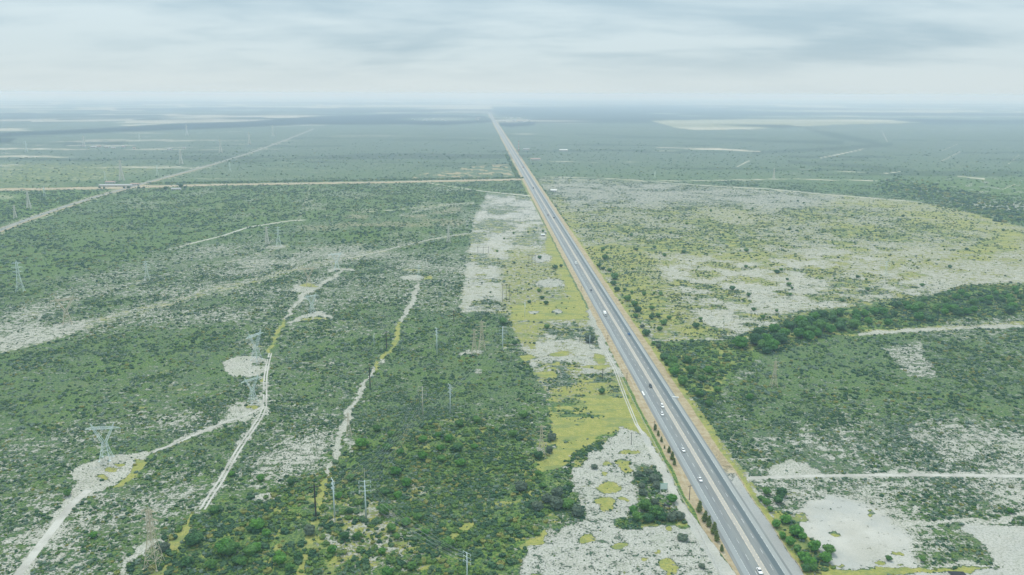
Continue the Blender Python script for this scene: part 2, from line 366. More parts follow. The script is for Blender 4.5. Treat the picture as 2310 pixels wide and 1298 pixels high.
    c = C([(-500, 312), (0, 300), (200, 291), (400, 279), (560, 275), (700, 264), (900, 257), (1095, 262), (1112, 276), (1000, 283), (700, 281), (500, 290), (300, 297), (0, 309), (-500, 322)], 1.5); put(wood, 1, c); put(pale, 0, c)
    c = C([(1125, 275), (1180, 272), (1208, 276), (1205, 283), (1150, 287), (1130, 285)], 1.2); put(wood, 1, c)
    c = C([(1110, 242), (1500, 240), (1850, 258), (1500, 268), (1210, 267), (1125, 262)], 4); put(wood, .7, c); put(pale, 0, c)
    c = C([(-100, 308), (40, 312), (20, 322), (-100, 324)], 2); put(wood, .9, c)
    c = C([(150, 318), (290, 320), (270, 328), (140, 330)], 2.5); put(wood, .5, c)
    c = C([(1463, 272), (1580, 270), (1730, 268), (2000, 270), (2086, 278), (1900, 282), (1690, 292), (1570, 294), (1520, 288)], 1.0); put(pale, .46 + .5 * (st2 - .5), c); put(wood, 0, c); put(yel, .4, c)
    put(wood, .8, C([(1610, 282), (1770, 282), (1812, 287), (1760, 289)], 1)); put(pale, 0, C([(1610, 282), (1770, 282), (1812, 287), (1760, 289)], 1))
    for e in ((5, 374, 36, 6), (310, 300.5, 58, 2.2), (430, 333, 24, 2.2), (250, 331, 60, 1.6), (320, 339, 40, 1.2), (530, 297, 32, 1.5), (650, 366, 35, 2), (1185, 303, 26, 2), (1205, 358, 20, 4), (1290, 279.5, 60, 1.5), (1000, 269, 90, 4),
              (900, 283, 60, 1.5), (1160, 270, 36, 4), (1500, 341, 40, 2), (1420, 366, 30, 2.5), (1240, 338, 14, 1.5), (1275, 340, 10, 1), (2020, 276, 50, 2), (630, 258, 60, 1.5), (850, 256, 60, 1.2), (520, 273, 14, 2), (430, 266, 90, 3),
              (600, 249, 140, 1.5), (1560, 262, 40, 1), (1500, 257, 40, 1), (1900, 243, 60, 1), (180, 267, 110, 1.2), (-10, 445, 70, 8), (2215, 433, 30, 4), (2280, 438, 22, 3)):
        put(pale, .48, ell(U0, V0, *e, .9) * (.75 + .25 * sst(st2, .4, .6))); put(wood, 0, ell(U0, V0, *e, .6))
    for pts in ([(0, 282, 2), (500, 258, 2), (900, 246, 1.5)], [(0, 263, 1.5), (380, 259, 1.5)], [(1300, 303, 1), (1700, 318, 2), (1900, 322, 5)], [(1820, 290, 3), (1880, 305, 6), (1960, 320, 5), (2000, 330, 3)], [(1700, 345, 3), (1880, 336, 4), (2010, 326, 4)], [(1780, 366, 3), (1960, 378, 5), (2060, 385, 4)]):
        put(lush, .9, L(pts, 3)); put(wood, .45, L(pts, 3))
    # ---- second road (diagonal, left) and its sandy margins
    D1 = [(-200, 610, 7), (0, 520, 6), (60, 497, 5), (150, 466, 4.5), (230, 440, 4), (300, 422, 3.5), (370, 402, 3), (430, 386, 2.5), (500, 366, 2), (580, 340, 1.6), (650, 314, 1.2), (708, 290, .9)]
    c = cover(Uw, Vw, D1, 3.5, False); put(dirt, .6, c); put(bare, .3, c)
    for o, wd, s in ((-5, 1, 1), (6, 1.2, 1), (13, .7, .5)):
        pts = [(a, b + o * (k + 1) / 4.5, wd * (.4 + k / 7)) for a, b, k in D1]
        put(pale, .62 * s, cover(Uw, Vw, pts, 1.3, False) * sst(sml, .42, .56))
    put(dirt, .8, L([(0, 428, 3), (250, 424, 2.5), (340, 421, 2.5), (500, 417, 2), (900, 411, 2), (1180, 405, 2)], 1.5)); put(bare, 0, L([(0, 428, 3), (250, 424, 2.5), (340, 421, 2.5), (500, 417, 2), (900, 411, 2), (1180, 405, 2)], 1.5))
    c = C([(1085, 372), (1150, 368), (1160, 402), (1060, 404), (900, 405), (980, 385)], 4); put(dirt, .5, c * sst(sml, .45, .6))
    # ---- verges, measured from the road itself
    a = (X - RA.x) * RN.x + (Y - RA.y) * RN.y + (sml - .5) * 2.2
    s = (X - RA.x) * RD.x + (Y - RA.y) * RD.y
    on = (s < 9800)
    band = lambda lo, hi, sf=.7: sst(a, lo - sf, lo + sf) * (1 - sst(a, hi - sf, hi + sf)) * on
    near = 1 - sst(s, 2200, 3200)
    for arr, val, c in ((yel, .9, band(-24, -9, 1)), (bare, .05, band(-22, -9, 1) * near), (lush, .8, band(-17, -14.2) * near), (dirt, 0, band(-18, -14) * near)):
        put(arr, val, c * (near if arr is yel else 1))
    for arr, val in ((dirt, 0), (yel, .05), (lush, .85), (bare, .0)): put(arr, val, band(-23.5, -20.0, .6) * near * sst(s, -60, 60) if False else band(-21.6, -19.6, .6) * near)
    put(dirt, .95, band(-19.2, 19.5, .9)); put(yel, .1, band(-18, 18)); put(bare, .05, band(-19, 19.5)); put(pale, .35, band(-16.4, -14.6, .4) * near)
    gr = band(9.5, 18.8, .6) * sst(s, 170, 60); put(grey, 1.4, gr); put(dirt, 0, gr); put(bare, 1.2, gr); put(smooth, 1, gr); put(yel, 0, gr)
    put(pale, .45, band(10.5, 15, 1) * sst(s, 300, 500) * (1 - sst(s, 1500, 2500)) * .6)
    put(yel, 1.0, band(18.6, 25, .8) * (1 - sst(s, 900, 1300))); put(bare, 0, band(18.6, 22, .8)); put(dirt, .1, band(19.5, 22, .8))
    # ---- sand service track beside the fence
    ps = [(1436, 958, 1.6), (1462, 1000, 6), (1500, 1068, 9), (1530, 1130, 9), (1568, 1190, 11), (1610, 1250, 14), (1665, 1330, 17)]
    put(bare, 1.15, cover(Uw * .4 + U0 * .6, Vw * .4 + V0 * .6, ps, 2, False)); put(yel, 0, L0(ps, 1.5)); put(smooth, .85, L0(ps, 1.5)); put(lush, 0, L0(ps)); put(dirt, 0, L0(ps))
    c = cover(Uw, Vw, [(1335, 690), (1360, 750), (1400, 830), (1412, 850), (1398, 850), (1350, 770), (1322, 705)], 3); put(bare, .9, c); put(yel, .1, c)
    return dict(bare=bare, yellow=yel, lush=lush, dirt=dirt, smooth=smooth, wood=wood, pale=pale, grey=grey)


# ------------------------------------------------------------------ materials
def new_mat(name):
    m = bpy.data.materials.new(name); m.use_nodes = True; m.node_tree.nodes.clear()
    return m, NT(m.node_tree)


def finish(m, n, col, rough=0.9, bump=None, metal=0.0, spec=0.25, dist=1.0, strength=1.0):
    ins = {'Base Color': col if not (isinstance(col, tuple) and len(col) == 3) else col + (1,), 'Roughness': rough, 'Metallic': metal, 'Specular IOR Level': spec}
    b = n.n('ShaderNodeBsdfPrincipled', ins)
    if bump is not None:
        bp = n.n('ShaderNodeBump', {'Height': bump, 'Distance': dist, 'Strength': strength})
        n.t.links.new(bp.outputs[0], b.inputs['Normal'])
    n.n('ShaderNodeOutputMaterial', {0: b.outputs[0]})
    return m


def simple(name, col, rough=0.6, metal=0.0, var=0.15, scale=2.0, spec=0.4):
    m, n = new_mat(name)
    p = n.n('ShaderNodeTexCoord').outputs['Object']
    f = n.noise(p, scale, 4)
    c = n.mix(f, tuple(x * (1 - var) for x in col), tuple(min(1, x * (1 + var)) for x in col))
    return finish(m, n, c, rough, metal=metal, spec=spec)


def ground_mat():
    m, n = new_mat("ground_cover")
    pos = n.n('ShaderNodeNewGeometry').outputs['Position']
    at = lambda k: n.n('ShaderNodeAttribute', attribute_name=k).outputs['Fac']
    bare, yel, lush, dirt, smooth, wood, pale, grey = [at(k) for k in ('bare', 'yellow', 'lush', 'dirt', 'smooth', 'wood', 'pale', 'grey')]
    nA = n.noise(pos, 0.18, 5, .64)          # 7 m clumps
    nB = n.noise(pos, 0.62, 4, .62)           # 2.5 m
    nC = n.noise(pos, 0.045, 4, .55)         # 20 m
    nD = n.noise(n.vmul(pos, (.012, .03, .02)), 1.0, 4, .6)
    nE = n.noise(pos, 0.85, 3, .65)
    # green base
    g1 = n.mix(n.ss(nB, .40, .60), (.042, .094, .042), (.138, .200, .074))
    g1 = n.mix(n.math('MULTIPLY', n.ss(nA, .45, .62), .5), g1, (.104, .158, .096))
    g1 = n.mix(n.math('MULTIPLY', n.ss(nC, .46, .62), .35), g1, (.150, .195, .080))
    g2 = n.mix(n.ss(nB, .4, .62), (.040, .108, .024), (.175, .250, .048))
    g = n.mix(n.math('MULTIPLY', lush, .8, clamp=True), g1, g2)
    g = n.mix(n.math('MULTIPLY', grey, .75, clamp=True), g, n.mix(n.ss(nA, .4, .6), (.085, .118, .110), (.135, .165, .145)))  # blue-grey growth; over the far plain it carries the painted haze tint
    # yellow grass
    yc = n.mix(n.ss(nA, .35, .65), (.275, .285, .075), (.365, .340, .105))
    yc = n.mix(n.math('MULTIPLY', n.ss(nB, .46, .64), .55), yc, (.155, .205, .070))
    yc = n.mix(n.math('MULTIPLY', n.ss(n.noise(n.vmul(pos, (.03, .07, .1)), 1.0, 5, .65), .48, .60), .6), yc, (.160, .215, .085))
    yn = n.noise(n.vmul(pos, (.06, .10, .1)), 1.0, 6, .65)
    yv = n.ss(n.math('ADD', n.ss(yn, .30, .70), yel), .86, 1.14)
    g = n.mix(n.math('MULTIPLY', yv, .92), g, yc)
    # bare sand
    sc1 = n.mix(n.ss(nC, .35, .65), (.425, .405, .355), (.505, .485, .440))
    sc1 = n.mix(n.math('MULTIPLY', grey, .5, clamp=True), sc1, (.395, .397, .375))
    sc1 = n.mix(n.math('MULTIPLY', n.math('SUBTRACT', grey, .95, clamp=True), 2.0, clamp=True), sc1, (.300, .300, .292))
    sc1 = n.mix(n.math('MULTIPLY', n.math('MULTIPLY', smooth, n.ss(n.noise(pos, .022, 5, .6), .42, .60), clamp=True), .55), sc1, (.345, .355, .345))
    sp = n.ss(nE, .49, .57)                  # dry tufts as specks
    sp = n.math('MULTIPLY', sp, n.math('SUBTRACT', .66, n.math('MULTIPLY', smooth, .52)))
    sc1 = n.mix(sp, sc1, (.165, .190, .135))
    sc1 = n.mix(n.math('MULTIPLY', n.ss(nB, .5, .75), .3), sc1, (.30, .295, .25))
    sc1 = n.mix(n.math('MULTIPLY', n.ss(nC, .52, .66), n.math('MULTIPLY', n.math('SUBTRACT', 1.0, smooth, clamp=True), .35)), sc1, (.23, .25, .17))
    sc1 = n.mix(n.math('MULTIPLY', n.ss(nB, .53, .62), n.math('SUBTRACT', .55, n.math('MULTIPLY', smooth, .55), clamp=True)), sc1, (.135, .170, .105))
    bn = n.ss(n.math('ADD', n.math('MULTIPLY', nA, .52), n.math('MULTIPLY', nB, .48)), .34, .66)
    bv = n.ss(n.math('ADD', bn, bare), .93, 1.10)
    c = n.mix(n.math('MULTIPLY', bv, .93), g, sc1)
    # straw coloured verge
    dc = n.mix(n.ss(nA, .35, .65), (.325, .255, .152), (.425, .355, .235))
    dc = n.mix(n.math('MULTIPLY', n.ss(nB, .5, .7), .35), dc, (.215, .205, .115))
    dv = n.ss(n.math('ADD', dirt, n.math('MULTIPLY', n.math('SUBTRACT', nA, .5), .7)), .25, .55)
    c = n.mix(dv, c, dc)
    # distant woods and pale fields
    wc = n.mix(n.ss(nD, .4, .6), (.018, .036, .033), (.034, .055, .045))
    c = n.mix(n.math('MULTIPLY', wood, .95, clamp=True), c, wc)
    pv = n.ss(n.math('ADD', pale, n.math('MULTIPLY', n.math('SUBTRACT', nC, .5), .6)), .2, .8)
    c = n.mix(pv, c, n.mix(n.ss(nD, .4, .6), (.44, .40, .31), (.56, .52, .44)))
    h = n.math('ADD', n.math('MULTIPLY', n.math('SUBTRACT', 1.0, bv), n.math('ADD', nB, n.math('MULTIPLY', nE, .5))), n.math('MULTIPLY', nE, .10))
    return finish(m, n, c, .95, bump=h, dist=.8, strength=.9, spec=.1)


def leaf_mat(name, dark, light, dry=None):
    m, n = new_mat(name)
    oi = n.n('ShaderNodeObjectInfo')
    pos = n.n('ShaderNodeNewGeometry').outputs['Position']
    rnd = oi.outputs['Random']
    f = n.math('ADD', n.math('MULTIPLY', n.ss(n.noise(pos, .9, 3), .35, .65), .6), n.math('MULTIPLY', rnd, .4))
    c = n.mix(f, dark, light)
    if dry: c = n.mix(n.ss(n.math('ADD', n.math('MULTIPLY', rnd, .5), n.noise(pos, .03, 3)), .82, .98), c, dry)
    b = n.n('ShaderNodeBsdfPrincipled', {'Base Color': c, 'Roughness': .75, 'Specular IOR Level': .25})
    n.n('ShaderNodeOutputMaterial', {0: b.outputs[0]})
    return m


MG = ground_mat()
M_LEAF = leaf_mat("leaves_green", (.030, .105, .026), (.125, .250, .050))
M_BRIGHT = leaf_mat("leaves_bright", (.026, .120, .018), (.115, .270, .038))
M_GREY = leaf_mat("leaves_grey", (.055, .092, .060), (.130, .170, .110))
M_DARK = leaf_mat("leaves_dark", (.018, .075, .028), (.075, .170, .048))
M_CONE = leaf_mat("leaves_needle", (.060, .105, .028), (.175, .215, .060))
M_BARK = simple("bark", (.13, .10, .075), .9)
M_STEEL = simple("galvanised_steel", (.66, .74, .72), .6, 0)
M_STEELB = simple("weathered_tan_steel", (.58, .50, .37), .7, .1)
M_POLE = simple("painted_pole", (.60, .68, .69), .5)
M_WOOD = simple("dark_pole_wood", (.045, .042, .038), .9)
M_WHITE = simple("white_paint", (.80, .80, .78), .45)
M_CONC = simple("concrete", (.55, .54, .50), .85)
M_BLACK = simple("black_sheet", (.012, .012, .014), .45)
M_GLASS = simple("dark_glass", (.02, .028, .032), .12, 0, .1, 2, .6)
M_RUB = simple("tyre_rubber", (.02, .02, .02), .85)
M_RED = simple("red_paint", (.50, .07, .05), .5)
M_LAMP = simple("clear_lamp", (.75, .75, .72), .2)
M_YEL = simple("yellow_paint", (.60, .52, .10), .6)
M_PINK = simple("faded_roof", (.36, .25, .20), .8)


# ------------------------------------------------------------------ mesh helpers
class MB:
    def __init__(s): s.v = []; s.f = []
    def add(s, vs, fs):
        o = len(s.v); s.v += [tuple(x) for x in vs]; s.f += [tuple(i + o for i in f) for f in fs]
    def box(s, x0, x1, y0, y1, z0, z1):
        s.add([(x0, y0, z0), (x1, y0, z0), (x1, y1, z0), (x0, y1, z0), (x0, y0, z1), (x1, y0, z1), (x1, y1, z1), (x0, y1, z1)],
              [(0, 3, 2, 1), (4, 5, 6, 7), (0, 1, 5, 4), (1, 2, 6, 5), (2, 3, 7, 6), (3, 0, 4, 7)])
    def bar(s, a, b, r, r2=None, n=4):
        a = Vector(a); b = Vector(b); d = (b - a)
        if d.length < 1e-6: return
        d.normalize(); up = Vector((0, 0, 1)) if abs(d.z) < .95 else Vector((1, 0, 0))
        x = d.cross(up).normalized(); y = d.cross(x)
        r2 = r if r2 is None else r2
        vs = [a + (x * math.cos(t) + y * math.sin(t)) * r for t in [2 * math.pi * k / n for k in range(n)]]
        vs += [b + (x * math.cos(t) + y * math.sin(t)) * r2 for t in [2 * math.pi * k / n for k in range(n)]]
        s.add(vs, [(k, (k + 1) % n, n + (k + 1) % n, n + k) for k in range(n)] + [tuple(range(n))[::-1], tuple(range(n, 2 * n))])
    def mesh(s, name, mat, smooth=False):
        m = bpy.data.meshes.new(name); m.from_pydata(s.v, [], s.f); m.update()
        m.materials.append(mat)
        if smooth: m.polygons.foreach_set('use_smooth', [True] * len(m.polygons))
        return m


COL = sc.collection


def link(name, data, parent=None, loc=(0, 0, 0), rz=0.0, scale=1.0):
    o = bpy.data.objects.new(name, data); COL.objects.link(o)
    if parent is not None: o.parent = parent
    o.location = loc; o.rotation_euler = (0, 0, rz)
    o.scale = (scale,) * 3 if not isinstance(scale, tuple) else scale
    return o


def tag(o, label, cat, group=None):
    o['label'] = label; o['category'] = cat
    if group: o['group'] = group
    return o


def structure(o): o['kind'] = 'structure'; return o


def dup(root, loc, rz=0.0, scale=1.0):
    c = root.copy(); COL.objects.link(c)
    c.location = loc; c.rotation_euler = (0, 0, rz); c.scale = (scale,) * 3 if not isinstance(scale, tuple) else scale
    for ch in list(root.children):
        d = ch.copy(); COL.objects.link(d); d.parent = c
        for g in list(ch.children):
            e = g.copy(); COL.objects.link(e); e.parent = d
    return c


# ------------------------------------------------------------------ ground sheet
def build_ground():
    az = np.concatenate([np.radians(np.linspace(-180, -38, 36, endpoint=False)), np.radians(np.linspace(-38, 38, 1050)), np.radians(np.linspace(38, 180, 37)[1:-1])])
    vv = np.concatenate([np.linspace(1360, 232, 540), np.linspace(231, 219.2, 22)])
    dp = PITCH + np.arctan((vv - H0 / 2) / FPX)
    rr = CAMH / np.tan(dp)
    rr = np.concatenate([np.linspace(6, rr[0] * .96, 14), rr])
    A, R = np.meshgrid(az, rr)
    X = np.sin(A) * R; Y = np.cos(A) * R
    nr, na = X.shape
    co = np.zeros((nr * na, 3), np.float32); co[:, 0] = X.ravel(); co[:, 1] = Y.ravel()
    i = np.arange(nr - 1)[:, None] * na; j = np.arange(na)[None, :]; j2 = (j + 1) % na
    q = np.stack([i + j, i + j2, i + na + j2, i + na + j], -1).reshape(-1, 4)[:, ::-1]
    tri_fan = np.arange(na)                              # small disc under the camera as one n-gon
    me = bpy.data.meshes.new("ground")
    nq = len(q)
    me.vertices.add(len(co)); me.vertices.foreach_set('co', co.ravel())
    me.loops.add(nq * 4 + na); me.loops.foreach_set('vertex_index', np.concatenate([q.ravel(), tri_fan[::-1]]).astype(np.int32))
    me.polygons.add(nq + 1)
    me.polygons.foreach_set('loop_start', np.concatenate([np.arange(nq) * 4, [nq * 4]]).astype(np.int32))
    me.polygons.foreach_set('loop_total', np.concatenate([np.full(nq, 4), [na]]).astype(np.int32))
    me.update(calc_edges=True)
    d = paint(X.ravel().astype(float), Y.ravel().astype(float))
    for k, a in d.items():
        at = me.attributes.new(k, 'FLOAT', 'POINT'); at.data.foreach_set('value', a.astype(np.float32))
    me.materials.append(MG)
    return structure(link("ground", me))


ground = build_ground()

# ------------------------------------------------------------------ highway
def ribbon(name, stations, section, mat, z_of=None):
    """stations: list of s; section: list of (a, z)"""
    vs = []; uv = []
    for s in stations:
        for a, z in section:
            p = road_pt(a, s, z); vs.append((p.x, p.y, p.z)); uv.append((a, s))
    n = len(section); fs = []
    for i in range(len(stations) - 1):
        for j in range(n - 1):
            fs.append((i * n + j, i * n + j + 1, (i + 1) * n + j + 1, (i + 1) * n + j))
    me = bpy.data.meshes.new(name); me.from_pydata(vs, [], fs)
    l = me.uv_layers.new(name="UVMap")
    idx = np.zeros(len(me.loops), np.int32); me.loops.foreach_get('vertex_index', idx)
    l.data.foreach_set('uv', np.array(uv, np.float32)[idx].ravel())
    me.materials.append(mat); me.update()
    return me


def road_mat():
    m, n = new_mat("asphalt")
    uv = n.n('ShaderNodeUVMap').outputs[0]
    sp = n.n('ShaderNodeSeparateXYZ', {0: uv})
    a = n.math('ADD', sp.outputs[0], 0.0); s = sp.outputs[1]
    st = n.noise(n.vmul(uv, (2.0, .03, 1)), 1.0, 4)            # wheel-track streaks
    pt = n.noise(n.vmul(uv, (.25, .02, 1)), 1.0, 4)
    fi = n.noise(n.vmul(uv, (6, 6, 1)), 1.0, 2)
    c = n.mix(n.ss(st, .35, .65), (.165, .176, .175), (.218, .228, .220))
    c = n.mix(n.math('MULTIPLY', n.ss(pt, .45, .6), .35), c, (.255, .278, .262))
    wj = n.math('ADD', a, n.math('MULTIPLY', n.math('SUBTRACT', pt, .5), .5))
    band = lambda lo, hi, sf: n.math('MULTIPLY', n.ss(wj, lo - sf, lo + sf), n.ss(wj, hi - sf, hi + sf, 1.0, 0.0))
    c = n.mix(n.math('MULTIPLY', band(5.9, 9.1, .5), .80), c, (.082, .112, .122))     # newer darker lane
    c = n.mix(n.math('MULTIPLY', band(-8.6, -5.2, .6), .30), c, (.165, .188, .205))
    c = n.mix(n.math('MULTIPLY', band(-11.2, -8.6, .12), .75), c, (.285, .308, .308))    # left shoulder
    c = n.mix(n.math('MULTIPLY', band(9.15, 11.6, .12), .75), c, (.335, .350, .335))     # right shoulder
    c = n.mix(n.math('MULTIPLY', band(-1.1, 1.1, .1), .75), c, (.44, .405, .355))      # median strip
    c = n.mix(n.math('MULTIPLY', n.ss(fi, .5, .8), .12), c, (.1, .1, .1))
    return finish(m, n, c, .85, spec=.25)


stations = [-700, -300, 0] + list(np.geomspace(40, 9800, 60))
M_ROAD = road_mat()
road = structure(link("highway", ribbon("highway", stations, [(-13.2, -.04), (-11.0, .30), (-1.2, .38), (1.2, .38), (11.0, .30), (13.2, -.04)], M_ROAD)))


def paint_mat(name, col):
    m, n = new_mat(name)
    pos = n.n('ShaderNodeNewGeometry').outputs['Position']
    c = n.mix(n.ss(n.noise(pos, 1.3, 4, .7), .42, .62), col, (.27, .27, .26))
    return finish(m, n, c, .7)


M_LINE = paint_mat("road_paint_white", (.66, .68, .67)); M_CREAM = paint_mat("road_paint_cream", (.56, .49, .38))
zr = lambda a: .38 - max(0, abs(a) - 1.2) * (.08 / 9.8)
lst = [-700, 0] + list(np.geomspace(40, 4000, 30))
for nm, a, hw, mt in (("edge_line", -8.45, .10, M_LINE), ("edge_line", 9.15, .10, M_LINE), ("centre_line", -1.05, .28, M_CREAM), ("centre_line", 1.15, .28, M_CREAM)):
    link(nm, ribbon(nm, lst, [(a - hw, zr(a) + .012), (a + hw, zr(a) + .012)], mt), road)
mb = MB(); mb.add([(-.10, 0, 0), (.10, 0, 0), (.10, 5, 0), (-.10, 5, 0)], [(0, 1, 2, 3)])
dash = mb.mesh("lane_dash", M_LINE)
for a, ph in ((-4.65, 3.0), (4.7, 8.5)):
    for k in range(110):
        p = road_pt(a, -20 + ph + 15 * k, zr(a) + .014)
        link("lane_dash", dash, road, p, RANG - math.pi / 2)

# the side roads on the left: thin ribbons of their own
def lane(name, pts, w0, mat, z=.10, sk=.12):
    ws = [P(*p[:2]) for p in pts]
    vs = []; fs = []; uv = []
    dense = []
    for i in range(len(ws) - 1):
        k = 6
        for j in range(k): dense.append(ws[i].lerp(ws[i + 1], j / k))
    dense.append(ws[-1])
    d0 = 0
    for i, p in enumerate(dense):
        t = (dense[min(i + 1, len(dense) - 1)] - dense[max(i - 1, 0)]).normalized(); nn = Vector((t.y, -t.x, 0))
        vs += [tuple(p - nn * (w0 + sk) + Vector((0, 0, -.03))), tuple(p - nn * w0 + Vector((0, 0, z))), tuple(p + nn * w0 + Vector((0, 0, z))), tuple(p + nn * (w0 + sk) + Vector((0, 0, -.03)))]
    for i in range(len(dense) - 1):
        for j in range(3): fs.append((i * 4 + j, i * 4 + j + 1, i * 4 + 5 + j, i * 4 + 4 + j))
    me = bpy.data.meshes.new(name); me.from_pydata(vs, [], fs); me.materials.append(mat)
    return structure(link(name, me))


def dust_mat(name, c1, c2):
    m, n = new_mat(name); pos = n.n('ShaderNodeNewGeometry').outputs['Position']
    return finish(m, n, n.mix(n.ss(n.noise(pos, .05, 5, .65), .38, .62), c1, c2), .9)


M_OLDROAD = dust_mat("old_asphalt", (.20, .215, .20), (.27, .275, .25))
M_GRAVEL = dust_mat("gravel_road", (.32, .295, .24), (.43, .40, .34))
lane("side_road", [(-200, 608), (0, 519), (60, 496), (150, 465), (230, 440), (300, 421), (370, 401), (430, 385), (500, 365), (580, 340), (650, 314), (708, 291)], 6.0, M_OLDROAD)
lane("gravel_road", [(-250, 432), (0, 428), (140, 426), (250, 424), (335, 421), (500, 417), (700, 414), (900, 410), (1050, 407), (1172, 404)], 4.2, M_GRAVEL, .16)


M_SAND = dust_mat("wheel_worn_sand", (.34, .33, .29), (.46, .45, .405))


def offs(pts, k): return [(x + k * (.45 + .55 * (y - 790) / 360), y) for x, y in pts]


TW = [(456, 1150), (476, 1117), (498, 1085), (516, 1052), (534, 1021), (553, 992), (574, 962), (588, 940), (597, 918), (598, 894), (598, 870), (599, 850), (602, 830), (606, 812), (610, 797)]
lane("wheel_track", offs(TW, -5.4), .55, M_SAND, .07)
lane("wheel_track", offs(TW, 5.4), .55, M_SAND, .07)
lane("sand_track", [(350, 1017), (400, 1000), (455, 974), (515, 950), (560, 935), (594, 916)], 1.0, M_SAND, .06)
lane("sand_track", [(15, 1330), (60, 1272), (112, 1203), (165, 1135), (200, 1105)], 2.2, M_SAND, .06)
lane("sand_track", [(1692, 1079), (1760, 1077), (1830, 1074), (1900, 1073), (2000, 1072), (2100, 1072), (2200, 1073), (2310, 1075), (2600, 1085)], 1.6, M_SAND, .06)
lane("sand_track", [(1050, 427), (1100, 433), (1195, 442)], 3.2, M_SAND, .06)
lane("sand_track", [(1480, 411), (1600, 420), (1740, 427), (1850, 438), (1950, 446), (2080, 457)], 3.0, M_SAND, .06)
lane("sand_track", [(430, 550), (500, 533), (560, 513), (650, 499), (690, 496)], 2.4, M_SAND, .06)
lane("sand_track", [(740, 592), (839, 572), (928, 550), (1000, 535), (1055, 527)], 1.2, M_SAND, .06)
SP = [(1316, 690), (1332, 722), (1352, 765), (1388, 835), (1412, 900), (1436, 958), (1450, 980)]
lane("wheel_track", [(x - 2.5, y) for x, y in SP[2:]], .32, M_SAND, .06)
lane("wheel_track", [(x + 2.5, y) for x, y in SP[2:]], .32, M_SAND, .06)

# ------------------------------------------------------------------ shrubs and trees: meshes
def leaf_cloud(mb, centre, rad, n, size, r, flat=.8, zmin=-.35):
    for _ in range(n):
        while True:
            d = Vector((r.gauss(0, 1), r.gauss(0, 1), r.gauss(0, 1))).normalized()
            if d.z > zmin: break
        k = rad * r.uniform(.78, 1.08)
        p = Vector(centre) + Vector((d.x * k, d.y * k, d.z * k * flat))
        nn = (d + Vector((r.uniform(-.7, .7), r.uniform(-.7, .7), r.uniform(-.3, .9)))).normalized()
        t = nn.cross(Vector((r.uniform(-1, 1), r.uniform(-1, 1), r.uniform(-1, 1)))).normalized(); b = nn.cross(t)
        s = size * r.uniform(.6, 1.25)
        mb.add([p + t * s, p + b * s * .8, p - t * s, p - b * s * .8], [(0, 1, 2, 3)])


def blob(mb, centre, rad, r, flat=.8, nu=8, nv=4, jit=.16):
    vs = []
    for j in range(nv + 1):
        ph = math.pi * (j / nv) - math.pi / 2
        for i in range(nu):
            th = 2 * math.pi * i / nu
            k = rad * (1 + r.uniform(-jit, jit))
            vs.append((centre[0] + math.cos(ph) * math.cos(th) * k, centre[1] + math.cos(ph) * math.sin(th) * k, centre[2] + math.sin(ph) * k * flat))
    fs = [(j * nu + i, j * nu + (i + 1) % nu, (j + 1) * nu + (i + 1) % nu, (j + 1) * nu + i) for j in range(nv) for i in range(nu)]
    mb.add(vs, fs)


def crown_round(seed, mat, lumps=13, leaves=46, flat=.8, tall=1.0):
    """unit crown: about 1 m radius, base at z=0.15"""
    r = random.Random(seed); mb = MB()
    blob(mb, (0, 0, .62 * tall), .70, r, .72 * tall, 9, 5)
    leaf_cloud(mb, (0, 0, .62 * tall), .74, 90, .10, r, .75 * tall, -.6)
    for k in range(lumps):
        th = 2 * math.pi * (k + r.uniform(-.4, .4)) / lumps * 2.3; q = r.uniform(.15, .72)
        z = (.45 + .62 * (1 - q * q) * tall) + r.uniform(-.14, .08)
        rad = r.uniform(.24, .40)
        c = (math.cos(th) * q, math.sin(th) * q, z)
        blob(mb, c, rad * .84, r, .75, 7, 4, .2)
        leaf_cloud(mb, c, rad, leaves, .070, r, .78)
    return mb.mesh("crown", mat)


def crown_cone(seed, mat):
    """unit crown 1 m tall x ~.5 wide"""
    r = random.Random(seed); mb = MB()
    for k in range(9):
        z = .16 + k * .088; rad = .24 * (1 - (k / 9.5)) ** .8 * r.uniform(.85, 1.15) + .03
        c = (r.uniform(-.05, .05), r.uniform(-.05, .05), z)
        blob(mb, c, rad * .75, r, .9, 7, 4, .25); leaf_cloud(mb, c, rad, 60, .045, r, 1.0, -.8)
    return mb.mesh("crown", mat)


def shrub_mesh(seed, mat, name="shrub"):
    r = random.Random(seed); mb = MB()
    for k in range(3):
        c = (r.uniform(-.4, .4), r.uniform(-.4, .4), r.uniform(.12, .3)); rad = r.uniform(.38, .62)
        blob(mb, c, rad, r, .72, 6, 3, .28); leaf_cloud(mb, c, rad * 1.06, 16, .13, r, .8, -.1)
    return mb.mesh(name, mat)


def trunk_mesh(seed, h=.5, limbs=5):
    r = random.Random(seed); mb = MB()
    mb.bar((0, 0, -.08), (0.02, .01, h * .55), .055, .04, 6)
    for k in range(limbs):
        th = k * 2 * math.pi / limbs + r.uniform(-.3, .3)
        mb.bar((0.02, .01, h * .5), (math.cos(th) * .45, math.sin(th) * .45, h * .5 + .35), .028, .010, 5)
    mb.bar((0.02, .01, h * .5), (0, 0, h + .4), .035, .012, 5)
    return mb.mesh("trunk", M_BARK)


